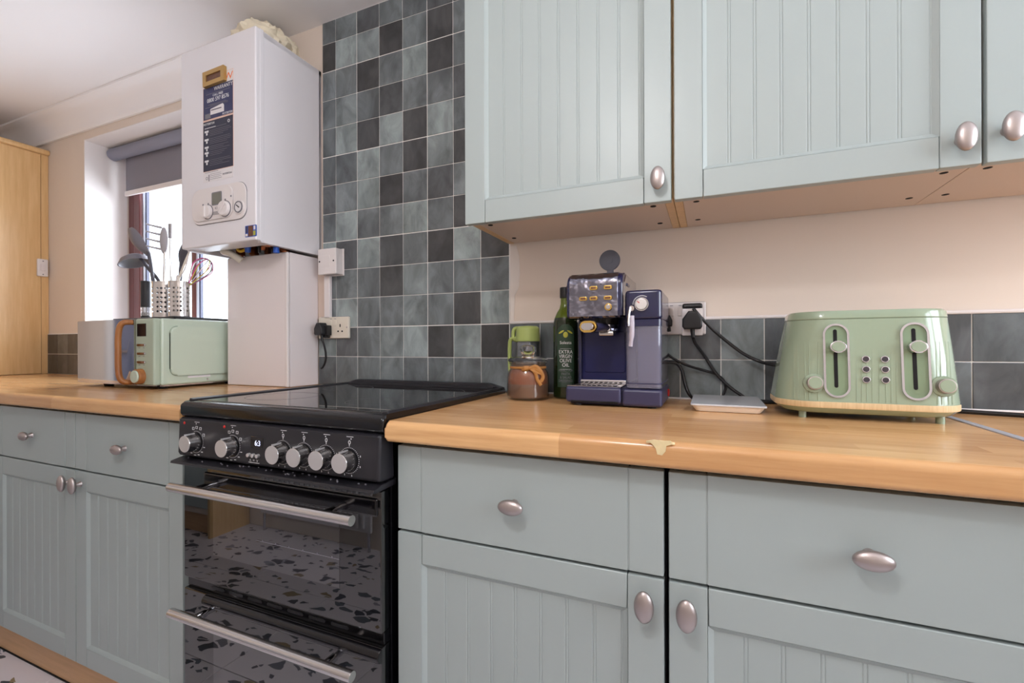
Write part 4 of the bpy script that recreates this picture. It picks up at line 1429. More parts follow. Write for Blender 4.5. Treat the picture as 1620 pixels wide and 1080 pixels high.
# pressed panel in the right side
part('side_pressing', B().prism(rrect(-0.2, 1.04, 0.262, 0.172, 0.024, 6), 'X', MX1 - 0.001, MX1 + 0.0085, 0.0075, 4), 'mint', t)
part('side_sticker', B().box(MX1 - 0.0005, MX1 + 0.0012, -0.27, -0.19, 0.9435, 0.9505), 'label_white', t, 'thin white sticker strip')
part('side_screw', B().cyl((MX1 - 0.001, -0.2, 0.935), (MX1 + 0.002, -0.2, 0.935), 0.003, seg=12), 'nickel', t)
part('base_tray', B().box(MX0 + 0.02, MX1 - 0.004, MY0 + 0.03, MY1 - 0.01, MZ0 - 0.004, MZ0 + 0.001), 'steel', t)
dx1 = -0.5345
dm = B()
lp_ = []
n_ = 14
for k in range(n_ + 1):                # slightly bowed mirror front
    u = k / n_
    x_ = MX0 + (dx1 - MX0) * u
    lp_.append((x_, MY0 - 0.006 + 0.0022 * abs(2 * u - 1) ** 3))
lp_ += [(dx1, MY0 + 0.02), (MX0, MY0 + 0.02)]
dm.prism(lp_, 'Z', MZ0 + 0.001, MZ1 - 0.002, 0.002, 2)
mdoor = part('door', dm, 'mirror', t, 'mirrored door')
hp_ = [(-0.545, MY0 - 0.004, 1.138), (-0.55, MY0 - 0.026, 1.136), (-0.558, MY0 - 0.034, 1.118), (-0.562, MY0 - 0.036, 1.08), (-0.562, MY0 - 0.036, 1.035), (-0.562, MY0 - 0.036, 0.99),
       (-0.558, MY0 - 0.034, 0.952), (-0.55, MY0 - 0.026, 0.936), (-0.545, MY0 - 0.004, 0.934)]
part('handle', B().tube(hp_, 0.0115, 14, 6, flat=(0.8, 1.15)), 'acacia', mdoor, 'curved wooden handle')
cpn = part('control_panel', B().box(dx1 + 0.001, MX1 - 0.002, MY0, MY0 + 0.023, MZ0 + 0.001, MZ1 - 0.001, 0.006, 3), 'mint_face', t)
part('display', B().box(-0.523, -0.473, MY0 - 0.001, MY0 + 0.002, 1.0895, 1.133, 0.0008, 1), 'lcd_dark', cpn)
for z_ in (1.060, 1.031, 1.002):
    part('button', B().prism(rrect(-0.4975, z_, 0.046, 0.0085, 0.004, 4), 'Y', MY0 - 0.004, MY0 + 0.002, 0.0015, 2), 'chrome', cpn)
    part('printed_mark', B().box(-0.516, -0.506, MY0 - 0.0003, MY0 + 0.001, z_ - 0.0105, z_ - 0.0085).box(-0.490, -0.482, MY0 - 0.0003, MY0 + 0.001, z_ - 0.0105, z_ - 0.0085), 'print_grey', cpn)
dlm = part('dial', B().cyl((-0.5, MY0 + 0.001, 0.954), (-0.5, MY0 - 0.019, 0.954), 0.0265, 0.025, 36, 0.002), 'acacia', cpn, 'wooden dial')
part('dial_cap', B().cyl((-0.5, MY0 - 0.0185, 0.954), (-0.5, MY0 - 0.024, 0.954), 0.0215, 0.0205, 32, 0.0015), 'mint', dlm, 'mint green dial cap')
for fx, fy in ((MX0 + 0.1, MY0 + 0.045), (MX1 - 0.03, MY0 + 0.045), (MX0 + 0.1, MY1 - 0.04), (MX1 - 0.03, MY1 - 0.04)):
    part('foot', B().cyl((fx, fy, WT), (fx, fy, MZ0), 0.014, 0.018, 16), 'black_plastic', t)

# ---- things standing on the microwave
t = thing('trivet', 'flat black wire trivet lying on top of the microwave', 'trivet', (-0.6, -0.225, MZ1))
tb = B()
for k in range(8):
    y_ = -0.305 + k * 0.03
    tb.cyl((-0.79, y_, MZ1 + 0.0075), (-0.436, y_, MZ1 + 0.0075), 0.0016, seg=8)
part('bars', tb, 'black_satin', t)['kind'] = 'stuff'
part('frame', B().tube([(-0.792, -0.312, MZ1 + 0.006), (-0.435, -0.312, MZ1 + 0.006), (-0.435, -0.08, MZ1 + 0.006), (-0.792, -0.08, MZ1 + 0.006)], 0.0025, 8, 0, True), 'black_satin', t)
for fx, fy in ((-0.78, -0.3), (-0.45, -0.3), (-0.78, -0.09), (-0.45, -0.09)):
    part('foot', B().cyl((fx, fy, MZ1), (fx, fy, MZ1 + 0.006), 0.005, seg=10), 'black_plastic', t)
TZ = MZ1 + 0.0095


def perforated(b, cx, cy, r, z0, z1, cols, rows, hole, margin0, margin1):
    """cylinder wall with real round holes"""
    bm = b.bm

    def P(a, z):
        return bm.verts.new((cx + r * math.cos(a), cy + r * math.sin(a), z))
    da = 2 * PI / cols
    zh = (z1 - z0 - margin0 - margin1) / rows
    for c in range(cols):
        a0 = c * da
        for za, zb in ((z0, z0 + margin0), (z1 - margin1, z1)):
            bm.faces.new((P(a0, za), P(a0 + da, za), P(a0 + da, zb), P(a0, zb)))
        for k in range(rows):
            za, zb = z0 + margin0 + k * zh, z0 + margin0 + (k + 1) * zh
            ac, zc = a0 + da / 2, (za + zb) / 2
            if c % 4 == 3 or math.sin(a0 + da / 2) > 0.25:  # rear left solid to keep bright window light out of the holes
                bm.faces.new((P(a0, za), P(a0 + da, za), P(a0 + da, zb), P(a0, zb)))
                continue
            o, i = [], []
            for q in range(8):
                t_ = PI / 4 * q
                ox, oz = math.cos(t_), math.sin(t_)
                m_ = max(abs(ox), abs(oz))
                o.append(P(ac + ox / m_ * da / 2, zc + oz / m_ * zh / 2))
                i.append(P(ac + ox * hole / r, zc + oz * hole))
            for q in range(8):
                q2 = (q + 1) % 8
                bm.faces.new((o[q], o[q2], i[q2], i[q]))
    bmesh.ops.remove_doubles(bm, verts=bm.verts[:], dist=1e-5)
    return b


def holder(label, cx, cy, r, h):
    t = thing('utensil_pot', label, 'pot', (cx, cy, TZ))
    w = perforated(B(), cx, cy, r, TZ + 0.002, TZ + h, 20, 6, 0.0042, 0.014, 0.016)
    part('wall', w, 'steel', t)
    part('rim', B().lathe([(r - 0.001, 0), (r + 0.0012, 0), (r + 0.0012, 0.003), (r - 0.001, 0.003)], (cx, cy, TZ + h - 0.002), 'Z', 36, True), 'steel', t)
    part('base', B().cyl((cx, cy, TZ), (cx, cy, TZ + 0.004), r + 0.0008, seg=36), 'black_plastic', t)
    return t


HX1, HY1, HR1 = -0.620, -0.235, 0.039
HX2, HY2, HR2 = -0.513, -0.245, 0.0345
holder('perforated steel utensil pot holding the ladle and spoon, the left one', HX1, HY1, HR1, 0.135)
holder('perforated steel utensil pot holding the whisk, the right one', HX2, HY2, HR2, 0.13)

t = thing('pepper_mill', 'black electric pepper mill with a clear base, left of the steel pots', 'mill', (-0.7635, -0.22, TZ))
part('body', B().cyl((-0.7635, -0.22, TZ + 0.048), (-0.7635, -0.22, TZ + 0.151), 0.0172, seg=28, bev=0.002), 'black_satin', t)
part('clear_chamber', B().cyl((-0.7635, -0.22, TZ + 0.014), (-0.7635, -0.22, TZ + 0.048), 0.0165, seg=28), 'lid_glass', t)
part('peppercorns', B().cyl((-0.7635, -0.22, TZ + 0.015), (-0.7635, -0.22, TZ + 0.027), 0.0145, seg=20), 'print_grey', t)
part('base_ring', B().cyl((-0.7635, -0.22, TZ), (-0.7635, -0.22, TZ + 0.014), 0.0172, seg=28, bev=0.002), 'black_plastic', t)

IN = TZ + 0.008
# ladle
t = thing('ladle', 'grey nylon ladle leaning left out of the steel pot', 'utensil', (-0.61, -0.235, IN))
part('handle', B().tube([(-0.61, -0.235, IN), (-0.642, -0.237, IN + 0.122), (-0.715, -0.24, IN + 0.19), (-0.765, -0.24, IN + 0.232)], [0.0055, 0.006, 0.0065, 0.006], 10, 6), 'utensil_dark', t)
lb_ = B().lathe([(0.0, -0.034), (0.022, -0.031), (0.038, -0.02), (0.0465, 0.0), (0.044, 0.0), (0.036, -0.018), (0.02, -0.028), (0.0, -0.031)], (0, 0, 0), 'Z', 28)
bmesh.ops.transform(lb_.bm, matrix=Matrix.Translation((-0.797, -0.242, IN + 0.212)) @ Matrix.Rotation(math.radians(168), 4, 'Y') @ Matrix.Diagonal((1.45, 1, 1, 1)), verts=lb_.bm.verts[:])
part('bowl', lb_, 'utensil', t)


def spoon(name, label, base, top, tip, wid, m, thick=0.006, dish=True, slots=0):
    """long handle from base to top, flat oval head from top to tip"""
    base, top, tip = Vector(base), Vector(top), Vector(tip)
    t = thing(name, label, 'utensil', base)
    part('handle', B().tube([base, base.lerp(top, 0.5) + Vector((0.003, 0, 0)), top, top.lerp(tip, 0.15)], [0.0055, 0.006, 0.0065, 0.006], 10, 5), 'utensil_dark' if m == 'utensil' else m, t)
    d = tip - top
    L = d.length
    d.normalize()
    side = d.cross(Vector((0.3, 1, 0)).normalized()).normalized()
    up = side.cross(d)
    b = B()
    loops = []
    N = 12
    for k in range(N + 1):
        u = k / N
        w = wid * math.sin(PI * min(1, 0.06 + 0.9 * u)) ** 0.6 * (0.75 + 0.35 * u)
        if k == N:
            w *= 0.55
        c = top + d * (L * u)
        bow = (0.018 * math.sin(PI * u)) if dish else 0
        ring = []
        for q in range(12):
            a = 2 * PI * q / 12
            x_ = math.cos(a)
            ring.append(c + side * (w * x_) + up * (thick * 0.5 * math.sin(a) - bow * (1 - x_ * x_)))
        loops.append(ring)
    b.loft(loops)
    part('head', b, m, t)
    return t


spoon('serving_spoon', 'large grey nylon serving spoon, highest and left in the pot', (-0.628, -0.255, IN), (-0.69, -0.25, IN + 0.24), (-0.815, -0.25, IN + 0.345), 0.034, 'utensil')
spoon('turner', 'dark grey nylon spoon beside the boiler, right of the fork', (-0.60, -0.205, IN + 0.0), (-0.572, -0.205, IN + 0.19), (-0.52, -0.205, IN + 0.295), 0.03, 'utensil_dark')
spoon('wooden_spatula', 'pale flat spatula leaning right in the right steel pot', (-0.53, -0.262, IN), (-0.525, -0.245, IN + 0.13), (-0.485, -0.225, IN + 0.245), 0.012, 'cream_plastic', 0.005, False)
# pasta fork
t = thing('pasta_fork', 'pale grey pasta fork with teeth, upright in the left pot', 'utensil', (-0.6, -0.245, IN))
part('handle', B().tube([(-0.605, -0.248, IN), (-0.601, -0.247, IN + 0.14), (-0.60, -0.245, IN + 0.24)], 0.0045, 10, 5), 'steel', t)
part('head', B().ell((-0.606, -0.245, IN + 0.283), (0.02, 0.01, 0.05), 18, 12), 'utensil_pale', t)
for k in range(4):
    zz = IN + 0.25 + k * 0.027
    part('tooth', B().tube([(-0.612, -0.247, zz), (-0.633, -0.262, zz + 0.005), (-0.648, -0.282, zz + 0.01)], [0.004, 0.0034, 0.0024], 8, 3), 'utensil_pale', t)
t = thing('steel_skimmer', 'thin steel handled utensil upright between pasta fork and dark spoon', 'utensil', (-0.6, -0.22, IN))
part('handle', B().tube([(-0.60, -0.22, IN), (-0.583, -0.235, IN + 0.2), (-0.577, -0.24, IN + 0.31)], 0.0038, 8, 4), 'steel', t)
part('head', B().box(-0.586, -0.568, -0.243, -0.237, IN + 0.29, IN + 0.345, 0.002), 'steel', t)
# balloon whisk with coloured wires
t = thing('whisk', 'balloon whisk with pink and yellow wires leaning right out of the right pot', 'utensil', (-0.54, -0.22, IN))
ax0, ax1 = Vector((-0.505, -0.235, IN + 0.09)), Vector((-0.40, -0.19, IN + 0.235))
axd = (ax1 - ax0).normalized()
part('handle', B().tube([Vector((-0.53, -0.24, IN)), ax0, ax0 + axd * 0.04], 0.007, 10, 4), 'steel', t)
s1 = axd.cross(Vector((0, 0, 1))).normalized()
s2_ = axd.cross(s1)
for k, m_ in enumerate(('pink', 'steel', 'lime_wire', 'utensil', 'pink', 'steel')):
    a = PI * k / 6
    sd = s1 * math.cos(a) + s2_ * math.sin(a)
    st0 = ax0 + axd * 0.03
    pts = [st0 + sd * 0.004, st0 + axd * 0.04 + sd * 0.02, st0 + axd * 0.08 + sd * 0.032, st0 + axd * 0.108 + sd * 0.02, st0 + axd * 0.116,
           st0 + axd * 0.108 - sd * 0.02, st0 + axd * 0.08 - sd * 0.032, st0 + axd * 0.04 - sd * 0.02, st0 - sd * 0.004]
    part('wire', B().tube(pts, 0.0016, 6, 5), m_, t)
t = thing('wire_loop', 'thin pale wire loop utensil bending right behind the pipe boxing', 'utensil', (-0.50, -0.265, IN))
part('loop', B().tube([(-0.50, -0.265, IN), (-0.495, -0.268, IN + 0.13), (-0.46, -0.275, IN + 0.138), (-0.425, -0.28, IN + 0.165), (-0.40, -0.285, IN + 0.205)], 0.0022, 8, 6), 'white_plastic', t)

# ================================================================== COFFEE MACHINE
t = thing('coffee_machine', 'navy and chrome coffee machine with a clear water tank', 'coffee machine', (1.06, -0.14, WT))
QX0, QX1 = 0.9495, 1.1745
CYF = -0.245
part('base', B().box(QX0 + 0.004, QX1 - 0.002, CYF + 0.012, -0.045, WT + 0.002, 0.955, 0.01, 3), 'navy_mat', t)
for fx, fy in ((0.975, -0.22), (1.15, -0.22), (0.975, -0.07), (1.15, -0.07)):
    part('foot', B().cyl((fx, fy, WT), (fx, fy, WT + 0.006), 0.01, seg=14), 'black_plastic', t)
tr = B()
tr.box(QX0, 1.0835, CYF, -0.15, 0.9175, 0.9565, 0.008, 3)
dt = part('drip_tray', tr, 'navy_mat', t)
part('tray_slot', B().box(0.964, 1.076, CYF - 0.0005, CYF + 0.004, 0.9185, 0.9235, 0.0015, 1), 'dark', dt)
part('tray_rim', B().box(0.953, 1.083, CYF + 0.004, -0.14, 0.9555, 0.9585, 0.001, 1), 'chrome', dt)
gr = B()
for k in range(9):
    gr.box(0.962 + k * 0.0125, 0.9695 + k * 0.0125, CYF + 0.018, -0.15, 0.9583, 0.9595)
part('drip_grille', gr, 'black_gloss', dt)['kind'] = 'stuff'
part('grille_bar', B().box(0.962, 1.08, -0.15, -0.14, 0.9585, 0.9665, 0.002), 'chrome', dt)
part('side_block', B().box(1.0845, QX1, CYF + 0.001, -0.05, 0.9135, 0.9545, 0.008, 3), 'navy_mat', t)
# back column
part('column', B().box(0.957, 1.09, -0.135, -0.045, 0.95, 1.125, 0.004), 'navy_deep', t)
part('column_panel', B().prism(rrect(1.0235, 1.037, 0.105, 0.105, 0.006, 3), 'Y', -0.1375, -0.134, 0.001, 1), 'navy_deep', t)
cc = B()
for x0 in (0.957, 1.082):
    cc.box(x0, x0 + 0.009, -0.15, -0.13, 0.955, 1.12, 0.003, 2)
part('column_edges', cc, 'navy', t)['kind'] = 'stuff'
# head: profile in (y, z), rolled at the top front
def headprof(o=0.0):
    yf, yb, zb, zt, r = CYF + 0.004 - o, -0.032, 1.1205 - o * 0.3, 1.2275 + o, 0.03
    p = [(yb, zb), (yb, zt)]
    for k in range(9):
        a = PI / 2 * k / 8
        p.append((yf + r - r * math.sin(a), zt - r + r * math.cos(a)))
    p += [(yf, zb + 0.004), (yf + 0.004, zb)]
    return p
part('head', B().prism(headprof(), 'X', 0.952, 1.0865, 0.006, 3), 'navy', t)
hd = part('chrome_fascia', B().prism(headprof(0.0018), 'X', 0.9595, 1.076, 0.0015, 2), 'chrome_wavy', t, 'polished chrome front')
part('side_plate', B().prism([(-0.034, 1.126), (-0.034, 1.224), (CYF + 0.05, 1.224), (CYF + 0.03, 1.205), (CYF + 0.03, 1.126)], 'X', 1.0862, 1.0882), 'steel', t)
part('side_latch', B().box(1.0865, 1.0905, -0.19, -0.155, 1.198, 1.206, 0.002), 'navy', t)
yh = CYF + 0.0022
for bx, bz in ((1.0195, 1.1905), (1.0535, 1.1905), (0.9945, 1.166), (1.0195, 1.166), (1.0535, 1.166)):
    bt = part('button', B().prism(rrect(bx, bz, 0.0195, 0.0095, 0.0035, 4), 'Y', yh - 0.0035, yh + 0.001, 0.0012, 2), 'gold', hd, 'gold rimmed button')
    part('button_print', B().box(bx - 0.006, bx + 0.006, yh - 0.0038, yh, bz - 0.0022, bz + 0.0022), 'gold_art', bt)
pb = part('power_button', B().cyl((1.0545, yh + 0.001, 1.1445), (1.0545, yh - 0.004, 1.1445), 0.0085, seg=28, bev=0.001), 'gold', hd, 'round gold power button')
part('button_centre', B().cyl((1.0545, yh - 0.003, 1.1445), (1.0545, yh - 0.0055, 1.1445), 0.0055, seg=24, bev=0.001), 'chrome', pb)
part('printed_dot', B().cyl((1.037, yh + 0.001, 1.1755), (1.037, yh - 0.0004, 1.1755), 0.0012, seg=10), 'black_plastic', hd)
part('printed_dot', B().cyl((1.037, yh + 0.001, 1.199), (1.037, yh - 0.0004, 1.199), 0.001, seg=10), 'black_plastic', hd)
# open round lid standing up on the head
ld = B().cyl((1.038, -0.145, 1.272), (1.038, -0.137, 1.272), 0.0265, seg=40, bev=0.002)
ld.box(1.031, 1.048, -0.144, -0.138, 1.226, 1.25, 0.002)
lid_ = part('filler_lid', ld, 'grey_plastic', t, 'round dark grey lid standing open')
part('lid_button', B().cyl((1.038, -0.1448, 1.272), (1.038, -0.1462, 1.272), 0.0085, seg=24), 'grey_plastic', lid_)
# portafilter
part('group_head', B().cyl((1.036, -0.17, 1.122), (1.036, -0.17, 1.096), 0.03, 0.027, 28, 0.002), 'black_plastic', t)
pf = part('portafilter', B().cyl((1.036, -0.17, 1.107), (1.036, -0.17, 1.089), 0.0285, seg=32, bev=0.002), 'chrome', t)
part('spout', B().box(1.022, 1.058, -0.20, -0.165, 1.078, 1.089, 0.003, 2), 'steel', pf)
part('handle', B().tube([(1.034, -0.19, 1.0985), (1.025, -0.225, 1.0985), (1.012, -0.262, 1.0985)], 0.0135, 16, 4, flat=(0.8, 1.15)), 'navy_mat', pf)
for nm, r1, r2, y_, m_ in (('handle_end', 0.0225, 0.0135, -0.268, 'gold'), ('handle_badge', 0.0165, 0.0082, -0.2745, 'chrome')):
    pp = B().prism(rrect(0, 0, 2 * r1, 2 * r2, r2 * 0.98, 8), 'Y', 0.0, 0.009 if nm == 'handle_end' else 0.004, 0.002, 2)
    bmesh.ops.transform(pp.bm, matrix=Matrix.Translation((1.0105, y_, 1.0985)) @ Matrix.Rotation(-0.3, 4, 'Z'), verts=pp.bm.verts[:])
    part(nm, pp, m_, pf, 'gold oval handle end' if m_ == 'gold' else None)
# milk or water tank at the right
tt = B().prism(rrect(1.1335, -0.148, 0.082, 0.196, 0.012, 4), 'Z', 1.1135, 1.181, 0.007, 3)
part('tank_top', tt, 'navy', t)
tk = B()
o_ = rrect(1.1335, -0.148, 0.0795, 0.192, 0.012, 4)
i_ = rrect(1.1335, -0.148, 0.0745, 0.187, 0.010, 4)
tk.ring(o_, i_, 'Z', 0.957, 1.1135)
tk.prism(i_, 'Z', 0.957, 0.960)
tank = part('water_tank', tk, 'tank', t, 'clear lilac tinted tank')
part('tank_collar', B().ring(rrect(1.1335, -0.148, 0.081, 0.194, 0.012, 4), i_, 'Z', 1.098, 1.1135), 'navy', tank)
part('tank_band', B().ring(rrect(1.1335, -0.148, 0.0805, 0.193, 0.012, 4), i_, 'Z', 0.966, 0.9685), 'navy_mat', tank)
part('tank_rear_wall', B().box(1.098, 1.169, -0.075, -0.06, 0.958, 1.113), 'tank_back', t)
text('lettering', 'MAX', 0.0055, 'print_grey', tank, (1.125, CYF - 0.0004, 1.0945))
part('frother_lever', B().tube([(1.1065, CYF - 0.008, 1.140), (1.104, CYF - 0.012, 1.12), (1.103, CYF - 0.012, 1.098)], 0.0062, 12, 4, flat=(0.6, 1.1)), 'chrome', t)
part('frother_tube', B().tube([(1.1085, CYF - 0.006, 1.122), (1.1095, CYF - 0.007, 1.085), (1.1065, CYF - 0.007, 1.052)], [0.0065, 0.006, 0.0045], 12, 4), 'frost', t)
part('lever_hub', B().cyl((1.1095, CYF + 0.003, 1.1385), (1.1095, CYF - 0.012, 1.1385), 0.006, seg=18), 'nickel', t)
kr = part('froth_knob', B().cyl((1.131, CYF + 0.002, 1.148), (1.131, CYF - 0.011, 1.148), 0.0135, 0.0125, 32, 0.001), 'steel_knob', t)
part('knob_collar', B().lathe([(0.0135, 0.0), (0.016, 0.0), (0.0155, 0.006), (0.0135, 0.006)], (1.131, CYF - 0.001, 1.148), 'Y', 32, True), 'chrome', kr)
part('red_mark', B().box(1.1215, 1.1275, CYF - 0.0116, CYF - 0.0105, 1.1512, 1.1532).rot(0.7, 'Y', (1.1245, 0, 1.1522)), 'red', kr)
ar = B()
for q in range(14):
    a = math.radians(60 + q * 9)
    r_ = 0.0195
    ar.box(1.131 + r_ * math.cos(a) - 0.0012, 1.131 + r_ * math.cos(a) + 0.0012, CYF - 0.0016, CYF + 0.003, 1.148 + r_ * math.sin(a) - 0.0007, 1.148 + r_ * math.sin(a) + 0.0007)
part('printed_arc', ar, 'print_white', t)
part('power_switch', B().box(1.1735, 1.178, -0.09, -0.072, 0.925, 0.942, 0.001), 'red', t, 'red rocker switch')

# ================================================================== JAR CANDLE
JX, JY = 0.82, -0.159
t = thing('candle_jar', 'glass jar of brown wax with a glass lid and raffia bow', 'jar', (JX, JY, WT))
pr = [(0.0, 0.0), (0.052, 0.0), (0.0555, 0.004), (0.057, 0.012), (0.0573, 0.06), (0.0545, 0.074), (0.0485, 0.082), (0.0475, 0.094), (0.0505, 0.097), (0.0505, 0.1005)]
inn = [(0.046, 0.1005), (0.044, 0.094), (0.0455, 0.083), (0.052, 0.072), (0.0545, 0.058), (0.0545, 0.012), (0.05, 0.006), (0.0, 0.006)]
jar = part('jar', B().lathe(pr + inn, (JX, JY, WT), 'Z', 48), 'jar_glass', t)
part('wax', B().lathe([(0.0, 0.0062), (0.049, 0.0062), (0.0535, 0.012), (0.0538, 0.043), (0.0, 0.043)], (JX, JY, WT), 'Z', 44), 'wax', t, 'set brown wax')
part('wax_residue', B().lathe([(0.0538, 0.0425), (0.0537, 0.058), (0.0512, 0.071), (0.0448, 0.0815), (0.043, 0.081), (0.049, 0.07), (0.0515, 0.057), (0.0515, 0.0425)], (JX, JY, WT), 'Z', 44), 'wax_top', t, 'amber wax film on the upper glass')
ldp = [(0.0, 0.1015), (0.0525, 0.1015), (0.0545, 0.104), (0.053, 0.1085), (0.047, 0.1125), (0.030, 0.1155), (0.0165, 0.1175), (0.0155, 0.121), (0.0205, 0.128), (0.0225, 0.135),
       (0.0195, 0.142), (0.009, 0.146), (0.0, 0.1465)]
lidp = part('lid', B().lathe(ldp, (JX, JY, WT), 'Z', 48), 'solid_glass', t, 'clear glass lid with a ball knob')
part('band', B().lathe([(0.048, 0.083), (0.0496, 0.084), (0.0496, 0.0885), (0.048, 0.0895)], (JX, JY, WT), 'Z', 44, True), 'ribbon', t)
bx_, by_, bz_ = JX + 0.024, JY - 0.0465, WT + 0.086
bw = B()
bw.tube([(bx_, by_, bz_), (bx_ - 0.012, by_ - 0.008, bz_ + 0.001), (bx_ - 0.018, by_ - 0.006, bz_ - 0.007), (bx_ - 0.008, by_ - 0.003, bz_ - 0.006), (bx_, by_, bz_)], 0.0036, 8, 5, flat=(1.4, 0.4))
part('bow_loop', bw, 'ribbon', t)
bw = B().tube([(bx_, by_, bz_), (bx_ + 0.016, by_ + 0.002, bz_ + 0.004), (bx_ + 0.028, by_ + 0.008, bz_ - 0.012), (bx_ + 0.016, by_ + 0.002, bz_ - 0.009), (bx_, by_, bz_)], 0.0036, 8, 5, flat=(1.4, 0.4))
part('bow_loop', bw, 'ribbon', t)
part('bow_tail', B().tube([(bx_, by_, bz_), (bx_ + 0.014, by_, bz_ - 0.012), (bx_ + 0.02, by_, bz_ - 0.03), (bx_ + 0.03, by_, bz_ - 0.044)], 0.0032, 8, 5, flat=(1.4, 0.4)), 'ribbon', t)
part('bow_tail', B().tube([(bx_ + 0.002, by_, bz_), (bx_ + 0.024, by_ + 0.004, bz_ - 0.006), (bx_ + 0.033, by_ + 0.006, bz_ - 0.022), (bx_ + 0.027, by_ + 0.004, bz_ - 0.035)], 0.0032, 8, 5, flat=(1.4, 0.4)), 'ribbon', t)
part('knot', B().ell((bx_, by_ - 0.001, bz_), (0.0055, 0.0045, 0.005), 12, 8), 'ribbon', t)

# ================================================================== OLIVE OIL BOTTLE
OX, OY, OR = 0.9065, -0.094, 0.034
t = thing('oil_bottle', 'tall dark green olive oil bottle half behind the coffee machine', 'bottle', (OX, OY, WT))
bp_ = [(0, 0.0), (0.029, 0.0), (OR, 0.004), (OR, 0.205), (0.0305, 0.22), (0.024, 0.235), (0.0165, 0.247), (0.0135, 0.26), (0.013, 0.285), (0, 0.285)]
part('glass', B().lathe([(r, h) for r, h in bp_[:5]] + [(0, 0.22)], (OX, OY, WT), 'Z', 44), 'oil_glass', t)
part('neck', B().lathe([(0.0, 0.2195)] + [(r, h) for r, h in bp_[4:]], (OX, OY, WT), 'Z', 40), 'oil_neck', t, 'olive green glass shoulder and neck')
part('cap', B().cyl((OX, OY, WT + 0.275), (OX, OY, WT + 0.305), 0.0155, seg=28, bev=0.002), 'black_plastic', t)
head = math.atan2(0 - (1.2702 - OX), -(-1.3285 - OY)) * 0.0 + math.atan2(1.2702 - OX, -(-1.3285 - OY))   # label faces into the room
lab_r = OR + 0.0005
lb2 = B()
nl = 20
half = 0.0245 / lab_r
vs = []
for k in range(nl + 1):
    u = -1 + 2 * k / nl
    a = u * half
    ztop = 0.178 + 0.024 * math.sqrt(max(0, 1 - u * u))
    vs.append([lb2.bm.verts.new((lab_r * math.sin(a), -lab_r * math.cos(a), z_)) for z_ in (0.032, ztop)])
    vs[-1] += [lb2.bm.verts.new(((lab_r - 0.0004) * math.sin(a), -(lab_r - 0.0004) * math.cos(a), z_)) for z_ in (ztop, 0.032)]
for a_, b_ in zip(vs, vs[1:]):
    for q in range(4):
        lb2.bm.faces.new((a_[q], b_[q], b_[(q + 1) % 4], a_[(q + 1) % 4]))
lb2.bm.faces.new(vs[0][::-1])
lb2.bm.faces.new(vs[-1])
bmesh.ops.transform(lb2.bm, matrix=Matrix.Translation((OX, OY, WT)) @ Matrix.Rotation(head, 4, 'Z'), verts=lb2.bm.verts[:])
lbl = part('label', lb2, 'oil_label', t, 'deep green paper label')


def ltext(body, size, z, m='print_white', sx=1.0):
    text('lettering', body, size, m, lbl, (OX, OY, WT + z), scale_x=sx, wrap=(lab_r + 0.0004, head), extrude=0.00015)


ltext('Solesta', 0.0115, 0.152)
for k, w_ in enumerate(('EXTRA', 'VIRGIN', 'OLIVE', 'OIL')):
    ltext(w_, 0.0135, 0.127 - k * 0.0118, sx=0.95 if len(w_) < 6 else 0.85)
for k, w_ in enumerate(('PERFECT FOR', 'PASTA', '& SALAD', 'DRESSINGS')):
    ltext(w_, 0.0078 if k == 0 else 0.0095, 0.077 - k * 0.0093, 'print_grey', 0.85)
for k in range(3):
    ltext('-' * 11, 0.007, 0.0445 - k * 0.004, 'print_grey')
for z_ in (0.1395, 0.084):
    ltext('_' * 7, 0.009, z_, 'print_white')
ol = B().ell((0, -lab_r - 0.0002, 0.1735), (0.0065, 0.001, 0.008), 16, 10)
bmesh.ops.transform(ol.bm, matrix=Matrix.Translation((OX, OY, WT)) @ Matrix.Rotation(head, 4, 'Z'), verts=ol.bm.verts[:])
part('olive_print', ol, 'olive', lbl)
for s_ in (-1, 1):
    lf = B().ell((0.0, 0, 0), (0.009, 0.0006, 0.0026), 14, 8)
    bmesh.ops.transform(lf.bm, matrix=Matrix.Translation((OX, OY, WT)) @ Matrix.Rotation(head, 4, 'Z') @ Matrix.Translation((s_ * 0.0115, -lab_r + 0.0018, 0.181)) @ Matrix.Rotation(s_ * 0.35, 4, 'Z') @ Matrix.Rotation(s_ * 0.5, 4, 'Y'),
                        verts=lf.bm.verts[:])
    part('leaf_print', lf, 'olive', lbl)

# ================================================================== GREEN DISPENSER
GX, GY = 0.777, -0.058
t = thing('oil_dispenser', 'small clear jug with a lime green lid and handle behind the candle jar', 'jug', (GX, GY, WT))
part('body', B().lathe([(0, 0.0), (0.034, 0.0), (0.036, 0.004), (0.034, 0.08), (0.03, 0.125), (0.029, 0.156), (0.027, 0.156), (0.028, 0.124), (0.032, 0.08), (0.033, 0.006), (0, 0.005)], (GX, GY, WT), 'Z', 36), 'clear_plastic', t)
lg_ = B().lathe([(0.0, 0.157), (0.0345, 0.157), (0.0355, 0.16), (0.0345, 0.19), (0.0325, 0.197), (0.027, 0.2015), (0, 0.203)], (GX + 0.004, GY, WT), 'Z', 36)
part('lid', lg_, 'lime', t, 'lime green screw lid')
part('spout', B().tube([(GX - 0.022, GY, WT + 0.196), (GX - 0.036, GY - 0.004, WT + 0.194), (GX - 0.04, GY - 0.006, WT + 0.18), (GX - 0.038, GY - 0.006, WT + 0.164), (GX - 0.026, GY - 0.002, WT + 0.16)], 0.0062, 10, 5, flat=(1.0, 1.2)), 'lime', t, 'lime green lid lug')
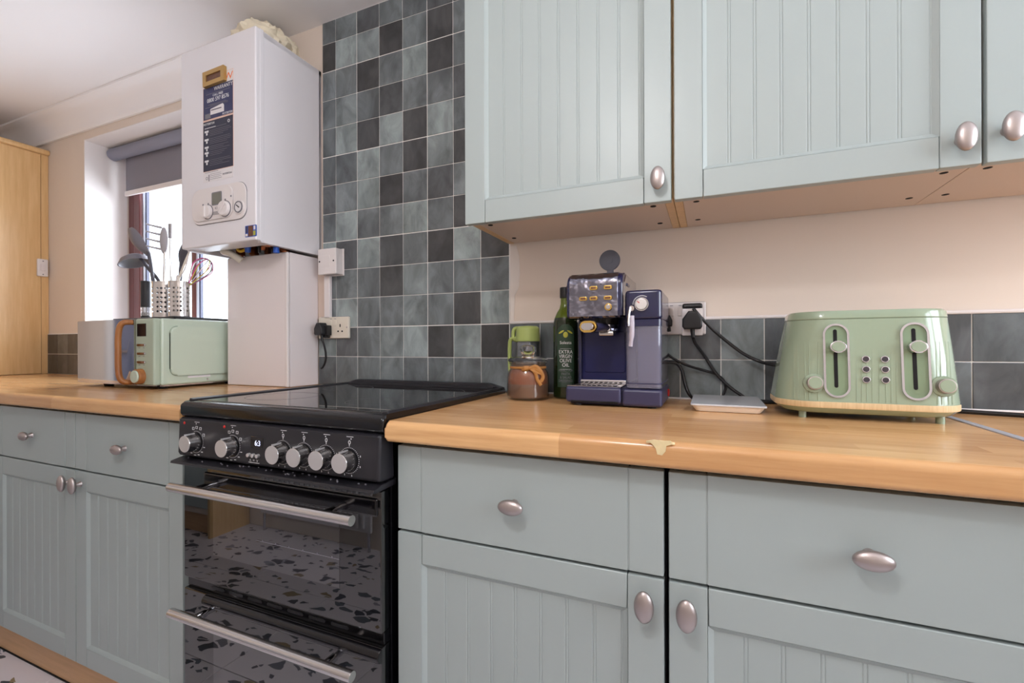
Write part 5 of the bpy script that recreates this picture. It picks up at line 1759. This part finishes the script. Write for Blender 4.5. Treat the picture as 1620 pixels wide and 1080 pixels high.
part('handle', B().tube([(GX - 0.03, GY - 0.004, WT + 0.166), (GX - 0.047, GY - 0.008, WT + 0.163), (GX - 0.051, GY - 0.008, WT + 0.14), (GX - 0.051, GY - 0.008, WT + 0.1), (GX - 0.048, GY - 0.008, WT + 0.06), (GX - 0.034, GY - 0.004, WT + 0.045)], 0.0065, 12, 5, flat=(0.9, 1.2)), 'lime', t, 'lime green handle')
t = thing('bottle_cap', 'tiny pale green cap on the worktop left of the candle jar', 'cap', (0.735, -0.075, WT))
part('cap', B().cyl((0.735, -0.075, WT), (0.735, -0.075, WT + 0.009), 0.013, 0.012, 24, 0.002), 'mint', t)

# ================================================================== KITCHEN SCALE
t = thing('kitchen_scale', 'flat white digital kitchen scale with a silver glass top', 'scale', (1.31, -0.15, WT))
so, si = rrect(1.3075, -0.147, 0.142, 0.198, 0.012, 5), rrect(1.3075, -0.147, 0.126, 0.182, 0.01, 5)
sbm = B()
sbm.loft([[(x, y, WT + 0.001) for x, y in si], [(x, y, WT + 0.009) for x, y in rrect(1.3075, -0.147, 0.138, 0.194, 0.012, 5)], [(x, y, WT + 0.0135) for x, y in so]])
part('base', sbm, 'scale_base', t)
part('glass_top', B().prism(rrect(1.3075, -0.147, 0.148, 0.204, 0.006, 4), 'Z', WT + 0.0137, WT + 0.0175, 0.0007, 1), 'scale_glass', t)
for fx, fy in ((1.262, -0.22), (1.353, -0.22), (1.262, -0.075), (1.353, -0.075)):
    part('foot', B().cyl((fx, fy, WT), (fx, fy, WT + 0.0015), 0.006, seg=12), 'black_plastic', t)

# ================================================================== TOASTER
TX, TY = 1.548, -0.178
t = thing('toaster', 'sage green four slice toaster with chrome oval lever slots', 'toaster', (TX, TY, WT))


def tsec(z, a, b, r, dx=0.0):
    return [(x, y, z) for x, y in rrect(TX + dx, TY, 2 * a, 2 * b, r, 10)]


def ab(z):
    """half-width, half-depth and x shift of the shell at height z"""
    u = (z - 0.945) / (1.12 - 0.945)
    return 0.1495 - 0.0185 * u - 0.002 * u * u, 0.100 - 0.018 * u, 0.007 * u


shell = B()
zs = [0.9455, 0.95, 0.97, 1.0, 1.03, 1.06, 1.09, 1.104]
shell.loft([tsec(z, ab(z)[0], ab(z)[1], 0.068, ab(z)[2]) for z in zs])
body = part('body', shell, 'toaster', t)
tb_ = B()
loops = [tsec(1.1045, ab(1.1045)[0] - 0.0012, ab(1.1045)[1] - 0.0012, 0.066, 0.0063), tsec(1.1062, ab(1.106)[0], ab(1.106)[1], 0.067, 0.0065), tsec(1.117, ab(1.117)[0] - 0.0005, ab(1.117)[1] - 0.0005, 0.066, 0.007),
         tsec(1.1208, ab(1.12)[0] - 0.004, ab(1.12)[1] - 0.004, 0.063, 0.007), tsec(1.1208, ab(1.12)[0] - 0.012, ab(1.12)[1] - 0.012, 0.056, 0.007), tsec(1.1175, ab(1.12)[0] - 0.016, ab(1.12)[1] - 0.016, 0.052, 0.007)]
tb_.loft(loops)
top = part('top_rim', tb_, 'toaster', t)
for sx in (-0.062, 0.062):
    for sy in (-0.033, 0.033):
        part('bread_slot', B().box(TX + sx - 0.052, TX + sx + 0.052, TY + sy - 0.012, TY + sy + 0.012, 1.1172, 1.1188), 'dark', top)
bd_ = B().loft([tsec(0.9335, 0.1492, 0.0998, 0.068), tsec(0.9352, 0.1502, 0.1008, 0.0685), tsec(0.944, 0.1502, 0.1008, 0.0685), tsec(0.9457, 0.149, 0.0996, 0.068)])
part('wood_band', bd_, 'oak_band', t, 'pale wood grain band')
part('base', B().loft([tsec(0.9205, 0.125, 0.076, 0.05), tsec(0.924, 0.138, 0.089, 0.06), tsec(0.9335, 0.1485, 0.0992, 0.068)]), 'toaster', t)
for fx, fy in ((-0.104, -0.066), (0.112, -0.066), (-0.104, 0.066), (0.112, 0.066)):
    part('foot', B().cyl((TX + fx, TY + fy, WT), (TX + fx, TY + fy, 0.924), 0.0068, seg=16), 'toaster', t)


def fy_(z):
    return TY - ab(z)[1]


tilt = math.atan2(0.018, 0.175)


def onface(b, z):
    """lean a part built upright at the front face so that it lies on the sloping shell"""
    b.rot(-tilt, 'X', (0, fy_(z), z))
    return b


zc_ = 1.0245
for sx in (1.4955, 1.6155):
    yf = fy_(zc_)
    o_, i_ = rrect(sx, zc_, 0.0425, 0.142, 0.0212, 10), rrect(sx, zc_, 0.035, 0.1345, 0.0175, 10)
    sl = part('lever_frame', onface(B().ring(o_, i_, 'Y', yf - 0.0035, yf + 0.003), zc_), 'chrome', t, 'chrome oval frame')
    part('recess', onface(B().prism(i_, 'Y', yf - 0.0009, yf + 0.002), zc_), 'toaster_dark', sl)
    part('slot', onface(B().prism(rrect(sx - 0.001, zc_ + 0.004, 0.0062, 0.112, 0.003, 4), 'Y', yf - 0.0014, yf + 0.002), zc_), 'dark', sl)
    lv = part('lever', onface(B().prism(circ(sx + 0.001, 1.0495, 0.0135, 32, 0.0115), 'Y', yf - 0.016, yf - 0.001, 0.0015, 2), zc_), 'chrome', sl, 'chrome rimmed lever')
    part('lever_cap', onface(B().prism(circ(sx + 0.001, 1.0495, 0.0112, 32, 0.0093), 'Y', yf - 0.0175, yf - 0.012, 0.0012, 2), zc_), 'toaster', lv)
for sx, k in ((1.4585, 0), (1.6555, 1)):
    z_ = 0.9805
    yf = fy_(z_) + (0.005 if k == 0 else 0.006)
    part('dial_ring', onface(B().prism(circ(sx, z_, 0.0185, 36), 'Y', yf - 0.0065, yf + 0.01, 0.0015, 2), z_), 'toaster', t)
    kd = part('dial', onface(B().cyl((sx, yf - 0.005, z_), (sx, yf - 0.0185, z_), 0.0135, 0.0128, 32, 0.001), z_), 'nickel', t, 'metal rimmed browning dial')
    part('dial_cap', onface(B().cyl((sx, yf - 0.017, z_), (sx, yf - 0.0195, z_), 0.0112, seg=32, bev=0.0008), z_), 'toaster', kd)
for bx in (1.5415, 1.5705):
    for bz in (1.0275, 1.0085, 0.989):
        yf = fy_(bz)
        bt = part('button', onface(B().cyl((bx, yf + 0.002, bz), (bx, yf - 0.003, bz), 0.0068, 0.0064, 24, 0.0008), bz), 'chrome', t, 'chrome ringed button')
        part('button_cap', onface(B().cyl((bx, yf - 0.002, bz), (bx, yf - 0.0036, bz), 0.0049, seg=20), bz), 'smoke_btn', bt)
# fine raised flutes fading out towards the top
fl = B()
for x_ in (1.4265, 1.433, 1.444, 1.4505, 1.4645, 1.471, 1.526, 1.534, 1.5415, 1.55, 1.5605, 1.5705, 1.5785, 1.5865, 1.645, 1.6515, 1.6625, 1.669):
    if 1.47 < x_ < 1.522 or 1.588 < x_ < 1.64:
        continue
    za, zb = 0.9475, 1.05 if abs(x_ - 1.556) < 0.04 else 1.06
    pts = []
    for k in range(6):
        z_ = za + (zb - za) * k / 5
        a, b_, dx = ab(z_)
        xx = x_ + dx * 0.6
        cx_ = abs(xx - TX - dx) - (a - 0.068)
        yy = TY - b_ + (0.068 - math.sqrt(max(1e-6, 0.068 ** 2 - cx_ ** 2)) if cx_ > 0 else 0)
        pts.append((xx, yy + 0.0006, z_))
    fl.tube(pts, [0.0014, 0.0014, 0.0013, 0.0012, 0.001, 0.0007], 6)
part('flutes', fl, 'toaster', t)['kind'] = 'stuff'

# ------------------------------------------------------------------ groups of repeats
GROUPS = {'base_cabinet': 'sage green base cabinets', 'wall_cabinet': 'sage green wall cupboards', 'worktop': 'beech worktops', 'plinth': 'beech plinths',
          'double_socket': 'double wall sockets', 'plug': 'black mains plugs', 'cable': 'black appliance cables', 'utensil_pot': 'perforated steel utensil pots',
          'sealant_bead': 'white sealant beads'}
for o in bpy.data.objects:
    if o.parent is None and o.get('label'):
        kind = o.name.split('.')[0]
        if kind in GROUPS:
            o['group'] = GROUPS[kind]
        elif o.get('category') == 'utensil':
            o['group'] = 'utensils standing in the steel pots'
